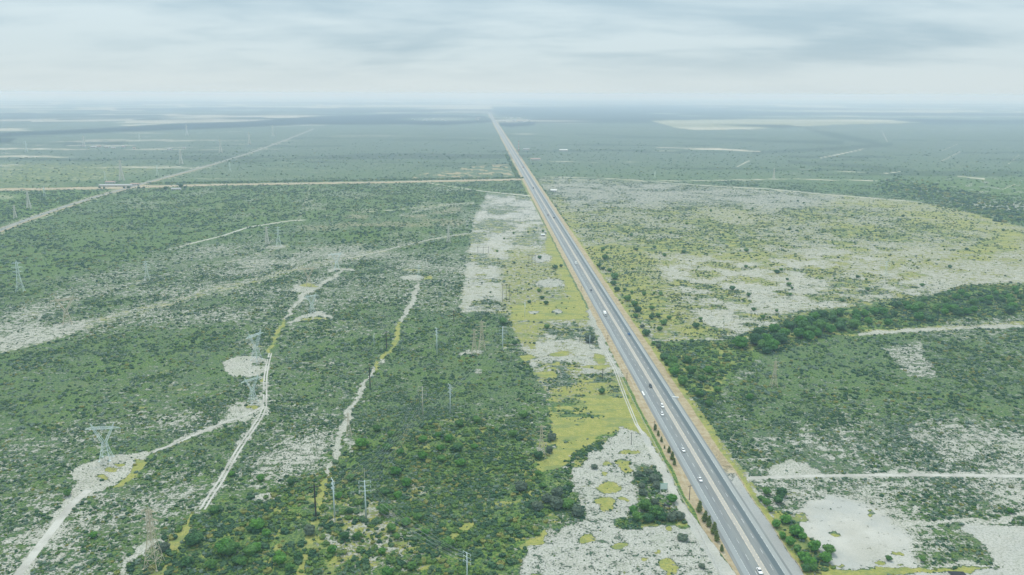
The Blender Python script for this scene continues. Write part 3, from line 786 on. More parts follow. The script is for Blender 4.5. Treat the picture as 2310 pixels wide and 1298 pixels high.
CR = {'leaf': [crown_round(s, M_LEAF) for s in (1, 2, 3)], 'bright': [crown_round(s, M_BRIGHT, 15, 50) for s in (4, 5, 6)], 'dark': [crown_round(s, M_DARK, 12, 44, .75, .85) for s in (7, 8)],
      'grey': [crown_round(s, M_GREY, 12, 42, .75, .8) for s in (9, 10)], 'cone': [crown_cone(s, M_CONE) for s in (11, 12, 13)]}
TR = [trunk_mesh(s) for s in (21, 22)]
mbt = MB(); mbt.bar((0, 0, -.05), (0, 0, .85), .03, .008, 6); TRC = mbt.mesh("trunk", M_BARK)
counts = {'trees': 0}


def tree(u, v, rpx, kind, label, group=None, name=None, hs=1.0):
    pm = ppm(u, v); R = rpx / pm
    base = P(u, v + rpx * .30)
    if kind == 'cone':
        H = R * 2 * hs
        e = link(name or "roadside_tree", None, None, base, random.uniform(0, 6.28), (H, H, H))
        link("trunk", TRC, e); link("crown", random.choice(CR['cone']), e)
    else:
        e = link(name or "bush", None, None, base, random.uniform(0, 6.28), (R, R * random.uniform(.85, 1.1), R * .95 * hs))
        link("trunk", random.choice(TR), e); link("crown", random.choice(CR[kind]), e)
    tag(e, label, "tree" if (name or '').endswith('tree') else "bush", group)
    counts['trees'] += 1
    return e


BUSHES = []      # for scatter avoidance
S = 3.262
# lower left scrub: dark round bushes, positions as surveyed
L2 = [(1480, 310, 45), (1590, 275, 35), (1660, 300, 35), (1740, 370, 50), (1610, 370, 40), (1475, 430, 50), (1620, 450, 45), (1750, 480, 45), (1750, 185, 40), (1280, 545, 55), (1360, 630, 55), (1300, 720, 45), (1200, 690, 50),
      (950, 590, 45), (1140, 225, 45), (1030, 340, 60), (1250, 270, 45), (860, 720, 40), (940, 830, 40), (1200, 830, 70), (1440, 880, 50), (1250, 960, 50), (1360, 920, 50), (905, 1020, 55), (1000, 1020, 45), (810, 1120, 50),
      (430, 1190, 80), (330, 1000, 50), (220, 960, 50), (60, 1120, 90), (250, 1110, 60), (1660, 1080, 70), (1220, 1290, 60), (1400, 1240, 50), (330, 800, 40), (510, 620, 40), (290, 590, 40), (70, 560, 30), (1215, 370, 50),
      (1310, 400, 40), (500, 1250, 50), (1500, 990, 40), (1620, 940, 35), (1180, 1130, 40), (1880, 165, 40), (1860, 360, 35), (1290, 1020, 40), (150, 1210, 60), (560, 1170, 45)]
L3 = [(510, 265, 45), (590, 125, 50), (240, 150, 30), (120, 190, 45), (110, 365, 50), (40, 300, 45), (130, 480, 45), (700, 560, 40), (730, 645, 35), (920, 635, 25), (230, 360, 35), (390, 240, 30)]
L1 = [(1430, 1050, 90), (1660, 1110, 90), (1900, 940, 70), (1580, 830, 50), (500, 700, 45), (1380, 1210, 60), (1850, 1130, 70), (690, 1010, 40), (1560, 1230, 60), (1750, 1200, 60)]
gl = "round bushes of the scrub on the lower left"
for (ox, oy, lst) in ((500, 900, L2), (1000, 900, L3), (0, 900, L1)):
    for x, y, r in lst:
        k = random.choice(['leaf', 'leaf', 'bright', 'dark', 'bright'])
        lab = {'leaf': "round mid green bush in the dense scrub of the lower left", 'dark': "round dark green bush in the dense scrub of the lower left", 'bright': "round bright green bush in the dense scrub of the lower left"}[k]
        tree(ox + x / S, oy + y / S, r / S * .92, k, lab, gl)
tree(500 + 650 / S, 900 + 980 / S, 19, 'grey', "big grey-green bush where the yellow grass track bends at the lower left")
tree(0 + 1210 / S, 900 + 1100 / S, 17, 'grey', "grey-green bush beside the pylon footing at the yellow track")
tree(1000 + 800 / S, 900 + 290 / S, 14, 'grey', "grey-green bush right behind the tan pylon beside the yellow field")
tree(1000 + 700 / S, 900 + 422 / S, 14, 'dark', "dark bush at the foot of the tan pylon by the yellow field")
tree(1000 + 780 / S, 900 + 380 / S, 12, 'grey', "small grey bush right of the tan pylon's foot")
tree(1000 + 575 / S, 900 + 655 / S, 18, 'grey', "dark grey thicket bush left of the speckled white field, standing alone")
for x, y, r in ((840, 700, 60), (990, 840, 60), (830, 780, 75), (700, 800, 60), (760, 740, 50), (910, 790, 55)):
    tree(1000 + x / S, 900 + y / S, r / S, random.choice(['grey', 'grey', 'leaf']), "greyish bush of the thicket at the left edge of the speckled white field", "bushes of the grey thicket by the white field")
# the copse by the sand track
for x, y, r, k in ((1480, 800, 62, 'leaf'), (1560, 850, 66, 'leaf'), (1425, 880, 48, 'leaf'), (1510, 890, 50, 'dark'), (1610, 880, 50, 'dark'), (1400, 830, 40, 'bright'), (1680, 880, 50, 'grey'), (1740, 870, 50, 'grey'), (1560, 770, 40, 'grey')):
    tree(1000 + x / S, 900 + y / S, r / S, k, {'leaf': "mid green", 'dark': "dark", 'bright': "light green", 'grey': "greyish"}[k] + " tree in the copse between the white field and the sand track", "trees of the copse by the sand track", "copse_tree", 1.1)
tree(1516, 1128, 14, 'bright', "fresh green round bush standing between the white billboard and the copse")
for x, y, r in ((1550, 590, 55), (1570, 640, 50), (1440, 560, 42), (1510, 540, 40), (1470, 690, 45), (1460, 640, 35)):
    tree(1000 + x / S, 900 + y / S, r / S, 'grey', "grey-green bush of the thicket behind the white billboard", "bushes behind the billboard", hs=.8)
tree(1000 + 1110 / S, 900 + 500 / S, 11, 'grey', "small grey bush near the top of the lower speckled field", hs=.7)
tree(1000 + 1760 / S, 900 + 1020 / S, 17, 'grey', "faint grey bush in the speckled field near the sand track", hs=.6)
tree(1000 + 1900 / S, 900 + 1230 / S, 10, 'grey', "small round grey bush in the bottom corner of the speckled field", hs=.7)
# roadside casuarinas
for i, (u, v, h) in enumerate([(1478, 968, 15), (1485, 981, 14), (1492, 995, 12), (1499, 1011, 8), (1509, 1019, 17), (1516, 1034, 22), (1521, 1046, 18), (1577, 1150, 25), (1590, 1172, 26), (1599, 1183, 25), (1610, 1199, 27), (1616, 1216, 25), (1628, 1241, 20)]):
    h *= random.uniform(.78, 1.0)
    labs = {3: "smallest young tree in the row on the straw verge", 7: "slim pointed tree standing alone on the verge left of the highway", 8: "olive pointed tree, left one of the upper pair on the verge", 9: "pointed tree, right one of the upper pair on the verge",
            10: "dark pointed tree, upper one of the lower pair on the verge", 11: "pointed tree, lower one of the lower pair on the verge", 12: "small dark tree on the verge nearest the bottom of the picture"}
    tree(u, v, h / 2 * 1.15, 'cone', labs.get(i, "young pointed tree in the broken row between the fence and highway"), "young trees along the highway verge", "roadside_tree")
# bushes lining the lower right roadside
for x, y, r, k in ((60, 770, 42, 'leaf'), (150, 750, 50, 'dark'), (90, 820, 30, 'leaf'), (130, 930, 42, 'bright'), (200, 900, 50, 'bright'), (270, 985, 60, 'bright'), (180, 1015, 38, 'bright'), (235, 1060, 48, 'bright'), (325, 1020, 42, 'bright'),
                   (285, 1115, 42, 'leaf'), (410, 1100, 62, 'bright'), (500, 1185, 55, 'bright'), (330, 1175, 55, 'bright'), (370, 1215, 60, 'bright'), (520, 1120, 50, 'leaf'), (60, 690, 40, 'leaf'), (170, 700, 50, 'dark'), (20, 740, 30, 'leaf'), (400, 1250, 45, 'leaf'), (350, 1255, 45, 'dark')):
    tree(1710 + x / S, 900 + y / S, r / S, k, {'leaf': "mid green", 'dark': "dark green", 'bright': "vivid green"}[k] + " round tree in the row beside the grey gravel shoulder at lower right", "trees beside the gravel shoulder", "shoulder_tree", 1.05)
TENS = ["first", "second", "third", "fourth", "fifth", "sixth", "seventh", "eighth", "ninth", "tenth", "eleventh", "twelfth", "thirteenth", "fourteenth", "fifteenth", "sixteenth", "seventeenth", "eighteenth", "nineteenth", "twentieth"]


def ordinal(k):
    if k < 20: return TENS[k]
    d = ["twenty", "thirty", "forty", "fifty", "sixty"][(k + 1) // 10 - 2]
    return d.replace("ty", "tieth") if (k + 1) % 10 == 0 else d + "-" + TENS[(k + 1) % 10 - 1]


def by_landmark(group, noun, marks):
    """each thing is named by its rank of nearness to a landmark one can find"""
    near = {}
    for o in sc.objects:
        if o.get('group') != group: continue
        u, v, _ = proj(np.array([o.location.x]), np.array([o.location.y])); u, v = u[0], v[0]
        d, m = min((math.hypot(u - a, (v - b) * 1.5), m) for a, b, m in marks)
        near.setdefault(m, []).append((d, o.name, o))
    for m, l in near.items():
        for k, (d, _, o) in enumerate(sorted(l)):
            col = next((c for c in ("bright green", "mid green", "dark green", "small green", "greyish", "dark") if c in o['label']), "green")
            o['label'] = col + " " + noun + ", " + (ordinal(k) + " nearest to " if k else "nearest to ") + m



def relabel(group, fmt, key):
    os_ = sorted([o for o in sc.objects if o.get('group') == group], key=key)
    for k, o in enumerate(os_): o['label'] = fmt(k, o['label'])


relabel("trees beside the gravel shoulder", lambda k, l: l.split(" round")[0] + " round tree, " + ordinal(k) + " from the bottom in the row beside the gravel shoulder", lambda o: o.location.y)
relabel("trees of the copse by the sand track", lambda k, l: l.split(" tree")[0] + " tree, " + ordinal(k) + " from the left in the copse beside the sand track", lambda o: o.location.x)
relabel("bushes behind the billboard", lambda k, l: "grey-green bush, " + ordinal(k) + " from the top of the thicket behind the billboard", lambda o: -o.location.y)
relabel("bushes of the grey thicket by the white field", lambda k, l: "greyish bush, " + ordinal(k) + " from the left in the thicket at the white field's left edge", lambda o: o.location.x)
relabel("young trees along the highway verge", lambda k, l: l if "row between" not in l else "young pointed tree, " + ordinal(k) + " from the bottom in the row between fence and highway", lambda o: o.location.y)
tree(1408 + 720 / 2.555, 451 + 1145 / 2.555, 11, 'bright', 'lone green bush in the scrub between the tan pylon and highway verge')
tree(1710 + 960 / S, 900 + 1180 / S, 9, 'leaf', "small green bush by the yellow grass edge of the bare sand, bottom right")
tree(1710 + 1855 / S, 900 + 830 / S, 9, 'bright', "small bright bush beside the sand track at the right edge")
tree(1710 + 1210 / S, 900 + 1185 / S, 10, 'leaf', "small bush at the left tip of the scrub between the two bare sand areas")
# bushes around the upper fields, along the road
S2 = 3.245
for x, y, r, k in ((820, 340, 26, 'dark'), (862, 328, 18, 'dark'), (705, 267, 20, 'dark'), (520, 305, 14, 'dark'), (395, 220, 13, 'leaf'), (722, 562, 22, 'dark'), (752, 600, 24, 'dark'), (630, 590, 18, 'dark'), (760, 775, 28, 'leaf'), (1160, 1248, 34, 'dark'),
                   (700, 510, 20, 'leaf'), (515, 87, 12, 'leaf'), (620, 80, 12, 'leaf'), (730, 72, 14, 'leaf'), (445, 128, 10, 'leaf'), (525, 895, 28, 'dark'), (435, 740, 42, 'leaf'), (345, 520, 10, 'dark'), (283, 455, 6, 'dark')):
    tree(1000 + x / S2, 500 + y / S2, r / S2, k, ("dark" if k == 'dark' else "mid green") + " bush scattered over the pale field left of the highway", "bushes on the pale field left of the highway", hs=1.0 if r > 9 else 2.2)
tree(1000 + 1070 / S2, 500 + 870 / S2, 15, 'grey', "large grey leafless looking bush beside the narrow sand track")
for x, y, r, k in ((1170, 205, 20, 'leaf'), (1230, 195, 15, 'leaf'), (1185, 270, 30, 'leaf'), (1140, 325, 25, 'dark'), (1170, 347, 20, 'dark'), (1255, 412, 40, 'leaf'), (1245, 457, 28, 'dark'), (1270, 502, 28, 'dark'), (1330, 500, 18, 'leaf'), (1350, 570, 35, 'leaf'),
                   (1400, 610, 35, 'leaf'), (1425, 652, 35, 'dark'), (1470, 535, 25, 'leaf'), (1590, 530, 20, 'leaf'), (1525, 637, 24, 'leaf'), (1570, 692, 25, 'leaf'), (1410, 697, 25, 'leaf'), (1485, 822, 38, 'dark'), (1760, 226, 22, 'dark'), (1540, 895, 22, 'leaf'),
                   (1575, 915, 30, 'grey'), (1615, 1000, 42, 'dark'), (1690, 1080, 50, 'leaf'), (1640, 1040, 36, 'leaf'), (1385, 350, 14, 'dark'), (1455, 770, 24, 'grey'), (1375, 105, 18, 'leaf'), (1380, 520, 16, 'leaf')):
    tree(1000 + x / S2, 500 + y / S2, r / S2, k, {'dark': "dark green", 'leaf': "mid green", 'grey': "greyish"}[k] + " bush along the right side of the upper highway", "bushes along the right side of the upper highway")


def inpoly(u, v, pts): return seg_d(np.array([u]), np.array([v]), pts, True)[0] < 0


def scatter_px(poly, n, mind, ymul=2.2, tries=9000, seed=1):
    r = random.Random(seed); xs = [p[0] for p in poly]; ys = [p[1] for p in poly]; out = []
    for _ in range(tries):
        u = r.uniform(min(xs), min(max(xs), 2330)); v = r.uniform(min(ys), max(ys))
        if not inpoly(u, v, poly): continue
        k = mind * (.45 + .55 * (v - 640) / 200 if v > 640 else .45)
        if all(((u - a) / k) ** 2 + ((v - b) * ymul / k) ** 2 > 1 for a, b in out):
            out.append((u, v))
            if len(out) >= n: break
    return out


pts = scatter_px([(1640, 790), (1700, 752), (1850, 712), (1980, 696), (2100, 676), (2180, 658), (2330, 650), (2330, 700), (2200, 712), (2080, 728), (1950, 738), (1850, 758), (1780, 775), (1700, 800)], 78, 24, 2.0, seed=3)
for u, v in pts:
    k = random.choice(['bright', 'bright', 'bright', 'leaf', 'dark'])
    tree(u, v, (7.5 + 9.0 * max(0, min(1, (v - 650) / 110))) * random.uniform(.8, 1.25), k, {'bright': "bright green", 'leaf': "mid green", 'dark': "dark green"}[k] + " tree in the long tree belt below the right-hand field", "trees of the belt on the right", "belt_tree", 1.1)
for u, v, q in ((1706, 772, 22), (1744, 768, 15), (1728, 795, 13)):
    tree(u, v, q, 'dark', {22: 'largest dark', 15: 'smaller dark right-hand', 13: 'small dark lower'}[q] + ' tree at the near left end of the tree belt', 'dark trees ending the belt', 'belt_tree', 1.1)
pts = scatter_px([(1500, 812), (1560, 815), (1610, 845), (1625, 880), (1605, 920), (1570, 905), (1535, 872)], 16, 34, 1.8, seed=5)
for u, v in pts:
    tree(u, v, random.uniform(11, 16), random.choice(['leaf', 'leaf', 'bright', 'dark']), "leafy tree in the clump against the highway verge right of the dark car", "trees of the clump against the right verge", "clump_tree", 1.1)
relabel("trees of the clump against the right verge", lambda k, l: "leafy tree, " + ordinal(k) + " nearest in the clump against the highway's right verge", lambda o: o.location.y)
rf = random.Random(11); n = 0
while n < 60:
    u = rf.uniform(1300, 2300); v = rf.uniform(450, 745)
    if not inpoly(u, v, RFIELD): continue
    n += 1
    tree(u, v, (2.8 + 5.0 * (v - 440) / 300) * rf.uniform(.6, 1.4), rf.choice(['leaf', 'dark', 'leaf']), "small green bush dotted over the mottled field right of the highway", "bushes dotted over the right-hand field")

by_landmark("round bushes of the scrub on the lower left", "bush", [(755, 1166, "the left one of the near steel poles"), (826, 1169, "the right one of the near steel poles"), (349, 1278, "the tall pylon at the bottom left"), (1221, 1030, "the tan pylon by the yellow field"),
            (1054, 1298, "the steel pole at the bottom edge"), (600, 1122, "the small white clearing at lower left"), (240, 1036, "the large V-topped pylon"), (1016, 934, "the pale middle steel pole"), (1290, 1165, "the neck of the speckled white field"), (650, 1298, "the yellow track's bottom end")])
by_landmark("trees of the belt on the right", "belt tree", [(1706, 772, "the big dark trees at the belt's left end"), (1930, 752, "the start of the sand track below the belt"), (2310, 690, "the right edge of the picture"), (2110, 700, "the middle of the belt's right half")])
VM = [(1418, 756, "the blue car"), (1364, 712, "the box truck"), (1299, 597, "the delivery van"), (1466, 874, "the dark car by the culvert wall"), (1332, 657, "the small dark outer-lane car")]
by_landmark("bushes along the right side of the upper highway", "right-hand roadside bush", VM)
by_landmark("bushes on the pale field left of the highway", "pale-field bush", [(1142, 681, "the frame of three dark poles"), (1200, 600, "the pole frame by the small bush"), (1299, 597, "the delivery van"), (1134, 792, "the steel pole right of the twin pylons"), (1225, 533, "the tiny white hut"), (1440, 900, "the left culvert wall")])
by_landmark("bushes dotted over the right-hand field", "bush", [(1997, 622, "the faint pylon in the right-hand field"), (1418, 756, "the blue car, out in the right field"), (1364, 712, "the box truck, out in the right field"), (1299, 597, "the delivery van, out in the right field"), (1670, 765, "the white field's lower tip"),
            (1745, 420, "the hazy pylon beyond the right field"), (2310, 560, "the right edge in the mottled field"), (1700, 560, "the middle of the mottled right field")])
# ------------------------------------------------------------------ scatter of low scrub (uncountable)
SHR = []
mats = [leaf_mat("scrub_teal", (.028, .082, .038), (.106, .178, .078)), leaf_mat("scrub_green", (.038, .105, .022), (.150, .235, .048), (.22, .22, .06)), leaf_mat("scrub_grey", (.082, .145, .105), (.190, .250, .180)), leaf_mat("scrub_dark", (.013, .056, .027), (.055, .130, .052)),
        leaf_mat("scrub_dry", (.13, .16, .07), (.22, .22, .10))]
labs = ["low blue-green shrub in the open scrub at the far lower left corner", "low olive shrub beside the sandy track at the bottom left", "pale grey shrub in the scrub left of the double wheel track", "dark low shrub in the scrub above the bare sand, lower right", "dry yellowish shrub near the right end of the lower sand track"]
pos0 = [(60, 1150), (130, 1250), (400, 1090), (1990, 1120), (2280, 1100)]
for i, m in enumerate(mats):
    o = link("shrub", shrub_mesh(50 + i, m), None, P(*pos0[i]), 0.0, 1.8)
    tag(o, labs[i], "shrub"); SHR.append(o)


def gn_scatter(name, X, Y, scale, idx, z=0.0):
    me = bpy.data.meshes.new(name)
    co = np.zeros((len(X), 3), np.float32); co[:, 0] = X; co[:, 1] = Y; co[:, 2] = z
    me.vertices.add(len(X)); me.vertices.foreach_set('co', co.ravel())
    a = me.attributes.new('s', 'FLOAT', 'POINT'); a.data.foreach_set('value', scale.astype(np.float32))
    a = me.attributes.new('k', 'INT', 'POINT'); a.data.foreach_set('value', idx.astype(np.int32))
    a = me.attributes.new('r', 'FLOAT', 'POINT'); a.data.foreach_set('value', (rng.random(len(X)) * 6.28).astype(np.float32))
    o = link(name, me); o['kind'] = 'stuff'
    ng = bpy.data.node_groups.new(name + "_nodes", 'GeometryNodeTree')
    ng.interface.new_socket('Geometry', in_out='INPUT', socket_type='NodeSocketGeometry'); ng.interface.new_socket('Geometry', in_out='OUTPUT', socket_type='NodeSocketGeometry')
    N = ng.nodes; Lk = ng.links
    gi = N.new('NodeGroupInput'); go = N.new('NodeGroupOutput'); jn = N.new('GeometryNodeJoinGeometry'); Lk.new(jn.outputs[0], go.inputs[0])
    def na(nm, dt):
        x = N.new('GeometryNodeInputNamedAttribute'); x.data_type = dt; x.inputs[0].default_value = nm; return x
    s_ = na('s', 'FLOAT'); k_ = na('k', 'INT'); r_ = na('r', 'FLOAT')
    rv = N.new('ShaderNodeCombineXYZ'); Lk.new(r_.outputs[0], rv.inputs[2])
    for i, so in enumerate(SHR):
        cp = N.new('FunctionNodeCompare'); cp.data_type = 'INT'; cp.operation = 'EQUAL'
        ii = [x for x in cp.inputs if x.type == 'INT']
        Lk.new(k_.outputs[0], ii[0]); ii[1].default_value = i
        oi = N.new('GeometryNodeObjectInfo'); oi.inputs[0].default_value = so; oi.transform_space = 'ORIGINAL'
        ip = N.new('GeometryNodeInstanceOnPoints')
        Lk.new(gi.outputs[0], ip.inputs['Points']); Lk.new(cp.outputs[0], ip.inputs['Selection']); Lk.new(oi.outputs['Geometry'], ip.inputs['Instance'])
        Lk.new(rv.outputs[0], ip.inputs['Rotation']); Lk.new(s_.outputs[0], ip.inputs['Scale'])
        Lk.new(ip.outputs[0], jn.inputs[0])
    md = o.modifiers.new("scatter", 'NODES'); md.node_group = ng
    return o


def fan(n, r0, r1, half=38):
    r = np.sqrt(rng.random(n) * (r1 ** 2 - r0 ** 2) + r0 ** 2); a = np.radians((rng.random(n) * 2 - 1) * half)
    return np.sin(a) * r, np.cos(a) * r


SX, SY, SS, SK = [], [], [], []
for (cnt, r0, r1, s0, s1, hf) in ((175000, 325, 620, .60, 1.6, 38), (165000, 620, 1150, .85, 2.1, 36), (150000, 1150, 2300, 1.3, 2.8, 34), (45000, 2300, 4200, 1.8, 3.8, 33)):
    X, Y = fan(cnt, r0, r1, hf)
    d = paint(X, Y)
    a = (X - RA.x) * RN.x + (Y - RA.y) * RN.y
    veg = np.clip(.72 - d['bare'] * .85, .0, 1)
    veg = np.where(d['bare'] > .9, .035, np.maximum(veg, .06))
    veg *= np.clip(1 - .92 * sst(d['dirt'], .15, .6), 0, 1) * np.clip(1 - np.where((a > 20) & (Y > 700), .55, .97) * sst(d['yellow'], .45, .95), .03, 1) * (1 - np.clip(d['pale'] * 2, 0, 1)) * (1 - .97 * np.clip(d['smooth'] * 1.3, 0, 1))
    clump = fbm(X, Y, 11, 3)
    veg *= (.25 + 1.2 * sst(clump, .38, .60)) * (.55 + .8 * sst(fbm(X + 31, Y - 77, 45, 2), .35, .65))
    keep = (rng.random(cnt) < veg) & (np.abs(a) > 21) & (~((a < 0) & (a > -25))) & (rng.random(cnt) < 1 - .9 * sst(np.hypot(X, Y), 1700, 4000))
    X, Y = X[keep], Y[keep]; d = {k: v[keep] for k, v in d.items()}
    n = len(X)
    s = (s0 * .8 + (s1 * 1.15 - s0 * .8) * rng.random(n) ** 2.4) * (.8 + .4 * np.clip(d['lush'], 0, 1)) * np.where(d['bare'] > .55, .55, 1.0)
    pr = np.stack([.34 + 0 * X, .24 + .25 * d['lush'] + .3 * np.clip(d['yellow'], 0, 1), .26 + .25 * d['grey'] - .25 * d['lush'], .16 + .28 * d['lush'], .012 + .07 * np.clip(d['yellow'], 0, 1)], 1)
    pr *= (1 + .9 * (np.stack([fbm(X + 1000 * q, Y, 30, 2) for q in range(5)], 1) - .5) * 2).clip(.05, 3)
    pr = pr.clip(0.001); pr /= pr.sum(1, keepdims=True)
    k = (rng.random(n)[:, None] > np.cumsum(pr, 1)).sum(1).clip(0, 4)
    SX.append(X); SY.append(Y); SS.append(s); SK.append(k)
TRK = [[(x - 5.5, y, 3) for x, y in TW], [(x + 5.5, y, 3) for x, y in TW], [(350, 1017, 4), (455, 974, 3), (515, 950, 3), (594, 916, 3)], [(15, 1330, 12), (60, 1272, 10), (112, 1203, 9), (165, 1135, 8), (200, 1105, 8)],
       [(1692, 1079, 4.5), (1830, 1074, 4.5), (2100, 1072, 4.5), (2310, 1075, 4.5), (2600, 1085, 5)], [(x, y, 6) for x, y in SP], [(1043, 704, 2), (1048, 640, 2), (1057, 550, 2)], [(0, 796, 3), (120, 768, 3), (200, 738, 3), (300, 702, 3)],
       [(946, 640, 2), (922, 690, 4), (907, 726, 3), (890, 780, 3), (862, 808, 3), (812, 884, 4), (785, 935, 5), (766, 985, 6), (735, 1082, 4), (716, 1140, 5), (700, 1200, 5)], [(610, 797, 3), (625, 745, 3), (662, 690, 3), (684, 664, 3), (740, 632, 3)]]
for q in range(len(SX)):
    u_, v_, _ = proj(SX[q], SY[q])
    k_ = np.ones(len(u_), bool)
    for tp in TRK:
        xs = [p[0] for p in tp]; ys = [p[1] for p in tp]
        b_ = (u_ > min(xs) - 15) & (u_ < max(xs) + 15) & (v_ > min(ys) - 15) & (v_ < max(ys) + 15)
        i_ = np.where(b_)[0]
        if len(i_): k_[i_[seg_d(u_[i_], v_[i_], tp, False) < 0]] = False
    SX[q], SY[q], SS[q], SK[q] = SX[q][k_], SY[q][k_], SS[q][k_], SK[q][k_]
gn_scatter("scrub", np.concatenate(SX), np.concatenate(SY), np.concatenate(SS), np.concatenate(SK))
print("scrub instances", sum(len(x) for x in SX))
# river-side thicket and the line of trees on the gravel road, too small to count
tx = []; ty = []; ts = []
for _ in range(420):
    u = rng.uniform(330, 1180); v = 414 - (u - 500) * .0145 - rng.uniform(1, 3)
    p = P(u, v); tx.append(p.x); ty.append(p.y); ts.append(rng.uniform(2.2, 5.5))
for _ in range(2600):
    u = rng.uniform(1980, 2400); v = rng.uniform(400, 515)
    if abs(v - (415 + (u - 2000) * .23)) < 26 * rng.random() + 4: p = P(u, v); tx.append(p.x); ty.append(p.y); ts.append(rng.uniform(3, 7))
for _ in range(240):
    u = rng.uniform(1150, 1172) ; v = rng.uniform(350, 402); u = 1138 + (v - 340) * .52 + rng.uniform(-4, 2)
    p = P(u, v); tx.append(p.x); ty.append(p.y); ts.append(rng.uniform(3, 6))
for _ in range(1500):                                   # understorey of the tree belt
    u = rng.uniform(1500, 2330); v = rng.uniform(645, 920)
    if inpoly(u, v, BELT): p = P(u, v); tx.append(p.x); ty.append(p.y); ts.append(rng.uniform(2, 4))
for _ in range(2600):                                   # taller growth in the lush lower middle
    u = rng.uniform(180, 1320); v = rng.uniform(930, 1300)
    if inpoly(u, v, [(400, 1190), (520, 1120), (720, 1080), (800, 990), (950, 960), (1150, 950), (1250, 1060), (1310, 1150), (1200, 1215), (1160, 1300), (250, 1300)]) and vnoise(np.array([u / 28]), np.array([v / 16]))[0] > .48:
        p = P(u, v); tx.append(p.x); ty.append(p.y); ts.append(rng.uniform(1.6, 3.4))
gn_scatter("thicket", np.array(tx), np.array(ty), np.array(ts), rng.choice([0, 1, 1, 1, 3], len(tx)))


# ------------------------------------------------------------------ pylons
def lattice(mb, levels, r_leg, r_br):
    """levels: [(z, halfwidth x, halfwidth y)]"""
    for i in range(len(levels) - 1):
        z0, a0, b0 = levels[i]; z1, a1, b1 = levels[i + 1]
        c0 = [(-a0, -b0, z0), (a0, -b0, z0), (a0, b0, z0), (-a0, b0, z0)]; c1 = [(-a1, -b1, z1), (a1, -b1, z1), (a1, b1, z1), (-a1, b1, z1)]
        for k in range(4):
            mb.bar(c0[k], c1[(k + 1) % 4], r_br, n=3); mb.bar(c0[(k + 1) % 4], c1[k], r_br, n=3); mb.bar(c1[k], c1[(k + 1) % 4], r_br, n=3)


def truss(mb, a, b, d, r, n=4):
    a = Vector(a); b = Vector(b)
    mb.bar(a, b, r, n=3)
    a2 = a + Vector(d); mb.bar(a2, b, r, n=3)
    for k in range(n):
        t0 = k / n; t1 = (k + .5) / n
        mb.bar(a.lerp(b, t0), a2.lerp(b, t1), r * .8, n=3); mb.bar(a2.lerp(b, t1), a.lerp(b, (k + 1) / n), r * .8, n=3)


def pylon_three(mat, H=33.0, arm=5.0, k=1.0):
    kk = k
    root = link("pylon", None)
    lv = [(0, 3.6, 3.6), (5, 2.9, 2.9), (9.5, 2.3, 2.3), (13.5, 1.75, 1.75), (17, 1.35, 1.35), (20, 1.1, 1.1), (23, 1.0, 1.0), (26, .9, .9), (29, .8, .8), (31, .75, .75)]
    for k, (sx, sy) in enumerate(((-1, -1), (1, -1), (1, 1), (-1, 1))):
        m = MB()
        for i in range(len(lv) - 1): m.bar((lv[i][1] * sx, lv[i][2] * sy, lv[i][0]), (lv[i + 1][1] * sx, lv[i + 1][2] * sy, lv[i + 1][0]), .13 * kk, n=4)
        m.box(lv[0][1] * sx - .5, lv[0][1] * sx + .5, lv[0][2] * sy - .5, lv[0][2] * sy + .5, -.3, .35)
        link("leg", m.mesh("leg", mat), root)
    m = MB(); lattice(m, lv, .16, .058 * kk); link("bracing", m.mesh("bracing", mat), root)
    for z, w_ in ((21, arm), (25.5, arm * 1.05), (30, arm * .9)):
        m = MB()
        for s in (-1, 1):
            truss(m, (s * .9, 0, z), (s * w_, 0, z + .2), (0, 0, 1.5), .09)
            m.bar((s * .9, .8, z), (s * w_, 0, z + .2), .08, n=3); m.bar((s * .9, -.8, z), (s * w_, 0, z + .2), .08, n=3)
            for q in range(6): m.bar((s * w_, 0, z + .1 - q * .28), (s * w_, 0, z - .08 - q * .28), .11 if q % 2 else .07, n=5)
        link("crossarm", m.mesh("crossarm", mat), root)
    m = MB(); m.bar((0, 0, 31), (0, 0, 33), .12, n=4)
    for sx, sy in ((-1, -1), (1, -1), (1, 1), (-1, 1)): m.bar((.75 * sx, .75 * sy, 31), (0, 0, 32.8), .08, n=3)
    link("peak", m.mesh("peak", mat), root)
    return root


